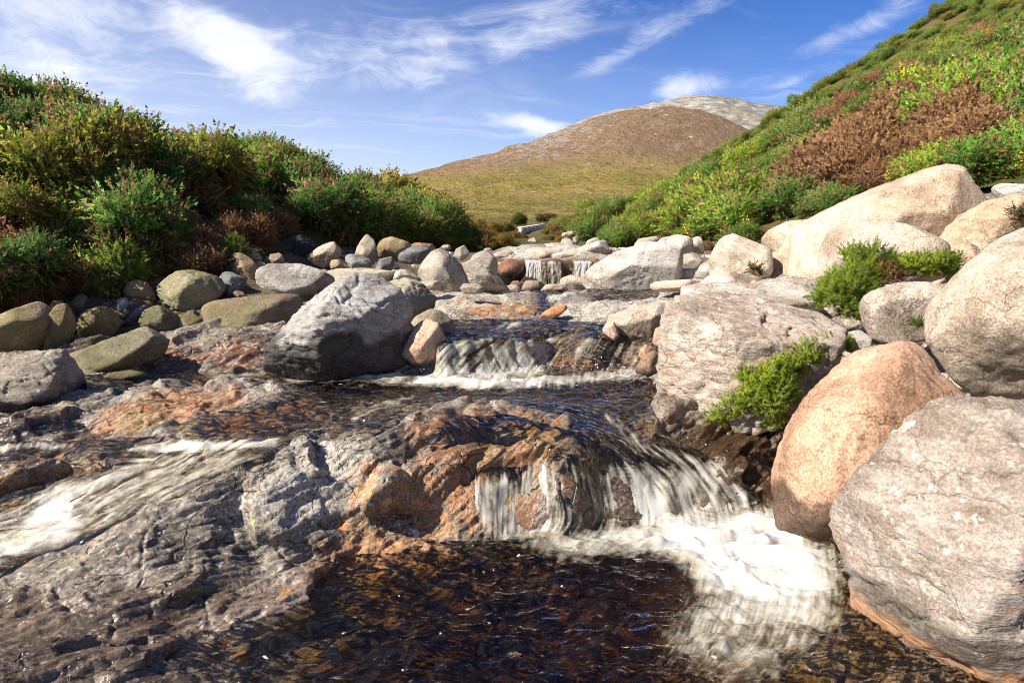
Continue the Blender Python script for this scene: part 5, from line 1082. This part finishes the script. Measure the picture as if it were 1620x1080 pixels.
G1, G2, G3, G4, GOLD, BRN, PINK = (.185, .355, .050), (.14, .30, .07), (.29, .34, .052), (.26, .43, .05), (.26, .19, .030), (.25, .125, .055), (.30, .12, .12)
BASEX = [-400, 0, 60, 120, 250, 340, 400, 480, 560, 680, 750, 800, 840, 900, 960, 1000, 1080, 1140, 1220, 1300, 1450, 1620, 2000]
BASEY = [500, 498, 482, 464, 448, 424, 406, 392, 382, 390, 392, 384, 358, 376, 390, 390, 384, 380, 366, 345, 300, 300, 290]
# left bank
c = candidates(11000, (-1.35, .02), (4.8, 40), 41); base = np.interp(c[3], BASEX, BASEY)
ok = (c[3] > -160) & (c[3] < 735) & (c[4] < base) & ~((c[3] > 448) & (c[3] < 490) & (c[4] > 372))
sel = darts(c, seen(c, ok), lambda px, py, y: 34 if y < 12 else 26, 200)
top_y = lambda px: np.interp(px, [-100, 0, 60, 180, 230, 300, 340, 400, 450, 500, 560, 640, 700, 740, 760], [105, 120, 138, 170, 186, 212, 240, 216, 224, 238, 262, 292, 320, 366, 390])
for i in sel:
    x, y, z, px, py = (q[i] for q in c); rel = (py - top_y(px)) / max(30, base[i] - top_y(px))
    R = (rb.uniform(58, 118) * (1 if rb.random() < .6 else .72) if y < 12 else rb.uniform(40, 74)); R = min(R, max(24, py - top_y(px) + 12), max(20, (765 - px) * 1.1)) / FPX * y; t = rb.random()
    if rel < .50 or px > 560 or t > .9:
        tint = rb.choice([G1, G1, G2, G3, G2]); fl = rb.random() < (.55 if px < 330 else .12)
        bush('gorse_bush', 'yellow flowering gorse bush in the upper thicket of the left bank' if fl else 'dark green gorse bush in the upper thicket of the left bank', 'bush', (x, y, z - .05), R, tint, 'full', flowers=fl, group='flowering gorse on the left bank' if fl else 'gorse bushes on the left bank')
    elif t < .34:
        bush('dead_gorse', 'brown dead gorse bush low on the left bank', 'bush', (x, y, z - .05), min(R * .8, 52 / FPX * y), rb.choice([BRN, (.22, .13, .05), (.30, .14, .07)]), 'dry', group='dead brown gorse on the left bank')
    elif t < .58:
        bush('heather_clump', 'low brownish heather clump on the left bank', 'heather', (x, y, z - .03), R * .75, rb.choice([(.24, .18, .06), (.28, .13, .085), (.17, .19, .055)]), 'heath', group='heather clumps on the left bank')
    else:
        bush('gorse_bush', 'small green gorse bush low on the left bank', 'bush', (x, y, z - .05), R * .8, rb.choice([G1, G2, G3]), 'full', flowers=rb.random() < .12, group='small gorse bushes low on the left bank')
def at_ground(px, py):
    return hit(px, py)
def single(name, label, cat, px, py, rpx, tint, kind='full', **k):
    p = at_ground(px, py); return bush(name, label, cat, tuple(p - np.array([0, 0, .05])), rpx / FPX * p[1], tint, kind, **k)
single('gorse_bush', 'bluish green gorse bush at the left edge of the photo, low above the tan boulders', 'bush', 22, 425, 66, (.075, .18, .065), var=0)
single('gorse_bush', 'large green gorse bush at the left edge, above the bluish green one', 'bush', -8, 320, 70, (.10, .20, .04), var=1)
single('heather_clump', 'pink flowering heather clump in the middle of the left bank', 'heather', 185, 350, 40, (.36, .14, .13), 'heath', var=0)
single('gorse_bush', 'pale green gorse bush right of the pink heather on the left bank', 'bush', 278, 330, 42, (.12, .21, .07), var=2)
single('gorse_bush', 'grey green gorse bush left of the pink heather on the left bank', 'bush', 125, 335, 42, (.11, .175, .075), var=3)
single('gorse_bush', 'bright yellow green bush at the far end of the left bank', 'bush', 678, 345, 40, (.16, .25, .03), var=4)
single('gorse_bush', 'dark green bush hanging over the stones at the far end of the left bank', 'bush', 722, 388, 40, (.075, .16, .035), var=1)
single('gorse_bush', 'rounded green gorse bush standing highest on the middle of the left bank skyline', 'bush', 412, 268, 50, G1, var=2)
single('gorse_bush', 'olive green gorse bush on the left bank skyline, right of the highest rounded one', 'bush', 472, 274, 48, G3, var=3)
# middle of the valley
c = candidates(6000, (-.12, .2), (14, 85), 43); base = np.interp(c[3], BASEX, BASEY)
ok = (c[3] > 735) & (c[3] < 935) & (c[4] < base + 4) & (c[4] > 335) & ~((c[3] > 818) & (c[3] < 866) & (c[1] < 66)) & ~((c[3] > 800) & (c[3] < 868) & (c[4] > 372))
for i in darts(c, seen(c, ok), lambda px, py, y: 11 if y < 35 else 7, 120):
    x, y, z, px, py = (q[i] for q in c); R = rb.uniform(13, 22) / FPX * y * (1.2 if y < 30 else .7); t = rb.random()
    bush('heath_bush', 'golden olive heath bush in the valley mouth' if t < .6 else 'dark olive bush in the valley mouth', 'bush', (x, y, z - .1), R, rb.choice([GOLD, (.22, .19, .035), (.19, .15, .035)]) if t < .6 else (.10, .115, .028), 'heath' if t < .6 else 'full', stems=False, group='golden heath bushes in the valley mouth' if t < .6 else 'dark bushes in the valley mouth')
bush('round_bush', 'round dark green bush beyond the white wall in the valley', 'bush', tuple(at(820, 353, 72)), 1.1, (.08, .16, .03), 'full', var=2, stems=False)
bush('wide_bush', 'wide dark bush right of the round green bush in the valley', 'bush', tuple(at(866, 350, 85)), 1.7, (.09, .10, .028), 'heath', var=1, stems=False, zs=.6)
for k, (px, py, Y, rp) in enumerate([(775, 378, 20, 24), (792, 362, 25, 22), (758, 368, 20, 24), (803, 350, 30, 18), (778, 346, 32, 20), (812, 374, 23, 13), (772, 392, 17, 22), (742, 384, 17.5, 22), (882, 368, 30, 14), (902, 374, 25, 13), (866, 380, 24, 11), (922, 362, 34, 18), (896, 354, 42, 13), (942, 352, 42, 16), (872, 364, 42, 10), (790, 388, 18.5, 16), (808, 362, 30, 14), (760, 350, 26, 18), (936, 372, 26, 15), (912, 358, 38, 13), (884, 380, 22, 10), (830, 378, 28, 8)]):
    x = at(px, py, Y)[0]; gold = k % 3 != 1
    bush('heath_bush', 'golden olive heath bush in the valley mouth' if gold else 'dark olive bush in the valley mouth', 'bush', (x, Y, float(ground(x, Y)) - .1), rp / FPX * Y * 1.15, [GOLD, (.24, .20, .035), (.30, .20, .04)][k % 3] if gold else (.13, .15, .03), 'heath' if gold else 'full', stems=False, group='golden heath bushes in the valley mouth' if gold else 'dark bushes in the valley mouth')
# right hillside, lower band of single bushes
c = candidates(12000, (.05, 1.0), (8.5, 60), 47); base = np.interp(c[3], BASEX, BASEY)
band = np.interp(c[3], [880, 1000, 1100, 1200, 1300, 1400, 1500, 1620, 1800], [350, 340, 305, 260, 200, 130, 80, 60, 40])
ok = (c[3] > 890) & (c[3] < 1720) & (c[4] < base) & (c[4] > band)
for i in darts(c, seen(c, ok), lambda px, py, y: 37 if y < 20 else 26, 130):
    x, y, z, px, py = (q[i] for q in c); R = min(rb.uniform(50, 100) if y < 20 else rb.uniform(28, 50), max(14, px - 895)) / FPX * y
    patch = float(noise2(np.array([px / 85.0]), np.array([py / 60.0]))[0]); t = rb.random()
    brownish = (1250 < px < 1530 and 120 < py < 345) or (patch > .42 and px > 1130); R = min(R, 40 / FPX * y) if px < 1120 else R
    if brownish and t < .55:
        bush('dead_gorse', 'rusty brown dead gorse bush on the right hillside', 'bush', (x, y, z - .05), R, rb.choice([BRN, (.30, .15, .08), (.34, .17, .08)]), 'dry', group='dead brown gorse on the right hillside')
    else:
        fl = t > (.74 if px > 1400 else .88)
        bush('gorse_bush', 'yellow flowering gorse bush on the right hillside' if fl else 'bright green gorse bush on the right hillside', 'bush', (x, y, z - .05), R, rb.choice([G1, G4, (.15, .335, .05), (.155, .315, .065)]), 'full', flowers=fl, group='flowering gorse on the right hillside' if fl else 'green gorse on the right hillside')
single('dead_gorse', 'pale pinkish dead gorse bush above the peaked tan boulder', 'bush', 1335, 325, 44, (.5, .3, .19), 'dry', var=0)
single('dead_gorse', 'tall pinkish brown dead gorse bush high among the green gorse on the right', 'bush', 1455, 175, 52, (.34, .19, .11), 'dry', var=1, zs=1.2)
single('gorse_bush', 'light green spiky gorse bush beside the pale pinkish dead gorse', 'bush', 1250, 340, 50, (.115, .23, .04), var=3, zs=1.5)
single('gorse_bush', 'green gorse bush hanging over the white topped boulder', 'bush', 1180, 392, 46, (.10, .21, .035), var=0)
single('dead_gorse', 'small orange brown dead gorse above the round balanced boulder', 'bush', 1117, 398, 20, (.36, .13, .05), 'dry', var=1)
# carpet of gorse over the upper hillside, too many to count
def carpet(name, label, pts, srcs, tints, seed):
    r = np.random.default_rng(seed); pts = np.array(pts)
    for k, (src, tint) in enumerate(zip(srcs, tints)):
        P = pts[k::len(srcs)]; me = bpy.data.meshes.new(name); me.from_pydata([tuple(p[:3]) for p in P], [], [])
        for an, av in (('scl', P[:, 3]), ('turn', r.uniform(0, 2 * PI, len(P)))):
            a = me.attributes.new(an, 'FLOAT', 'POINT'); a.data.foreach_set('value', av.astype(np.float32))
        g = bpy.data.node_groups.new(name, 'GeometryNodeTree')
        g.interface.new_socket('Geometry', in_out='INPUT', socket_type='NodeSocketGeometry'); g.interface.new_socket('Geometry', in_out='OUTPUT', socket_type='NodeSocketGeometry')
        N = g.nodes; gi, go = N.new('NodeGroupInput'), N.new('NodeGroupOutput'); ip = N.new('GeometryNodeInstanceOnPoints'); ob = N.new('GeometryNodeObjectInfo'); ob.inputs['Object'].default_value = src; ob.inputs['As Instance'].default_value = False
        na, nb_ = N.new('GeometryNodeInputNamedAttribute'), N.new('GeometryNodeInputNamedAttribute'); na.data_type = nb_.data_type = 'FLOAT'; na.inputs['Name'].default_value = 'scl'; nb_.inputs['Name'].default_value = 'turn'
        cx = N.new('ShaderNodeCombineXYZ'); L = g.links
        L.new(gi.outputs[0], ip.inputs['Points']); L.new(ob.outputs['Geometry'], ip.inputs['Instance']); L.new(na.outputs['Attribute'], ip.inputs['Scale']); L.new(nb_.outputs['Attribute'], cx.inputs['Z']); L.new(cx.outputs[0], ip.inputs['Rotation']); L.new(ip.outputs[0], go.inputs[0])
        o = link(name, me); o.color = (*tint, 1); md = o.modifiers.new('spread', 'NODES'); md.node_group = g
        tag(o, label, None, None, 'stuff')
def low_source(loc, R, tint, k):
    root = bpy.data.objects.new('gorse_bush', None); col.objects.link(root); root.location = loc; root.scale = (R, R, R)
    tag(root, 'small green gorse bush high on the right hillside', 'bush', 'small gorse high on the right hillside'); f = link('foliage', LOW[k][0], root); f.color = (*tint, 1); return f
c = candidates(40000, (.04, 1.1), (12, 90), 51)
band = np.interp(c[3], [860, 1000, 1100, 1200, 1300, 1400, 1500, 1620, 1800], [366, 345, 315, 275, 215, 150, 100, 80, 60])
sel = darts(c, seen(c, (c[3] > 870) & (c[3] < 1750) & (c[4] < np.interp(c[3], BASEX, BASEY) - 8)), lambda px, py, y: 10.5 if y > 20 else 17, 4200)
pts = [(c[0][i], c[1][i], c[2][i] - .05, rb.uniform(12, 19) * (1 if c[1][i] > 20 else 1.6) / FPX * c[1][i]) for i in sel]
src = [low_source(pts[j][:3], pts[j][3], tnt, j) for j, tnt in ((0, (.15, .33, .05)), (1, (.18, .35, .052)))]
carpet('gorse_carpet', 'dense green gorse covering the upper right hillside', pts[2:], [src[0], src[1], src[0], src[1]], [(.15, .33, .05), (.18, .36, .052), (.16, .33, .062), (.22, .31, .05)], 9)

# bright heath plants among the right hand boulders
def plant(name, label, lobes, tint, n, seed, Lpx=(18, 34), dead=-.1, cat='plant', needles=22, group=None, up=.35):
    P = np.array([[*at(a, b, Y), r_ / FPX * Y] for a, b, Y, r_ in lobes]); o0 = np.array([P[:, 0].mean(), P[:, 1].mean(), (P[:, 2] - P[:, 3]).min()]); Ym = P[:, 1].mean()
    lob = P.copy(); lob[:, :3] -= o0; lob[:, 2] += .06; k = Ym / FPX
    r = np.random.default_rng(seed); p, d = shell(r, lob, n, .55, 1.0, -.6); L = r.uniform(*Lpx, n) * k
    ax = unit(d + np.array([0, 0, up]) + r.normal(size=(n, 3)) * .35); ag = np.clip(.8 - dead * .5 + .35 * d[:, 2] + r.normal(size=n) * .25, 0, 1)
    V, A = sprays(r, p - ax * (L * .4)[:, None], ax, L, needles, spread=1.0, nlen=.30, nwid=.045, age=ag, out=d)
    root = bpy.data.objects.new(name, None); col.objects.link(root); root.location = o0; tag(root, label, cat, group); root.empty_display_size = .1
    f = link('foliage', tri_mesh('foliage', V, A, M_LEAF), root); f.color = (*tint, 1)
    a0 = lob[0, :3]; ls = [[a0 + (lob[j, :3] - a0) * t + r.normal(size=3) * .012 for t in (0, .35, .7, 1)] for j in range(1, len(lob))]
    for j in range(int(n / 18)):
        q = p[r.integers(n)]; c0 = lob[np.argmin(np.linalg.norm(lob[:, :3] - q, axis=1)), :3]; ls.append([c0, (c0 + q) / 2 + r.normal(size=3) * .01, q])
    link('stems', tubes('stems', ls, [.0045] * len(ls), M_TWIG), root)
    return root
HB = (.23, .34, .035)
plant('trailing_plant', 'bright green feathery plant trailing over the square slab towards the chute', [(1330, 560, 4.75, 18), (1305, 565, 4.65, 20), (1275, 575, 4.5, 24), (1250, 600, 4.4, 26), (1225, 605, 4.35, 24), (1205, 620, 4.3, 22), (1190, 645, 4.25, 26), (1160, 660, 4.25, 22), (1135, 675, 4.25, 18), (1220, 660, 4.2, 28), (1235, 635, 4.25, 26), (1225, 685, 4.2, 14), (1180, 610, 4.4, 14)], HB, 1050, 801, (13, 25))
plant('heath_plant', 'bright green bushy plant with brown centre between the flat slab and the whitish boulder', [(1340, 470, 5.9, 40), (1315, 480, 5.8, 32), (1365, 445, 6.0, 34), (1380, 415, 6.1, 22), (1350, 415, 6.1, 18), (1405, 425, 6.1, 20), (1375, 480, 5.8, 24), (1345, 505, 5.7, 22)], HB, 1150, 802, (12, 23))
plant('heath_plant', 'small bright green plant right of the bushy plant, below the speckled boulder', [(1485, 435, 5.7, 24), (1460, 432, 5.7, 18), (1505, 432, 5.7, 16), (1440, 428, 5.75, 14)], HB, 420, 803, (12, 22))
plant('heath_plant', 'brown withered plant joining the two bright green plants', [(1410, 448, 5.85, 20), (1430, 440, 5.85, 18), (1395, 440, 5.9, 18)], (.14, .10, .03), 200, 804, (12, 20), dead=1.1)
plant('heath_plant', 'tiny green tuft on the face of the whitish boulder', [(1445, 524, 4.7, 8), (1455, 527, 4.7, 6)], HB, 60, 805, (8, 14))
plant('heath_plant', 'tiny olive tuft growing at the back of the flat topped slab', [(1193, 434, 7.6, 9), (1200, 440, 7.6, 8)], (.12, .13, .03), 60, 806, (10, 16), dead=.6)
plant('flowering_plant', 'small red berried plant at the right edge on the angular tan rock', [(1608, 345, 7.0, 12), (1618, 355, 7.0, 10)], (.10, .11, .03), 60, 807, (10, 16), dead=.5)
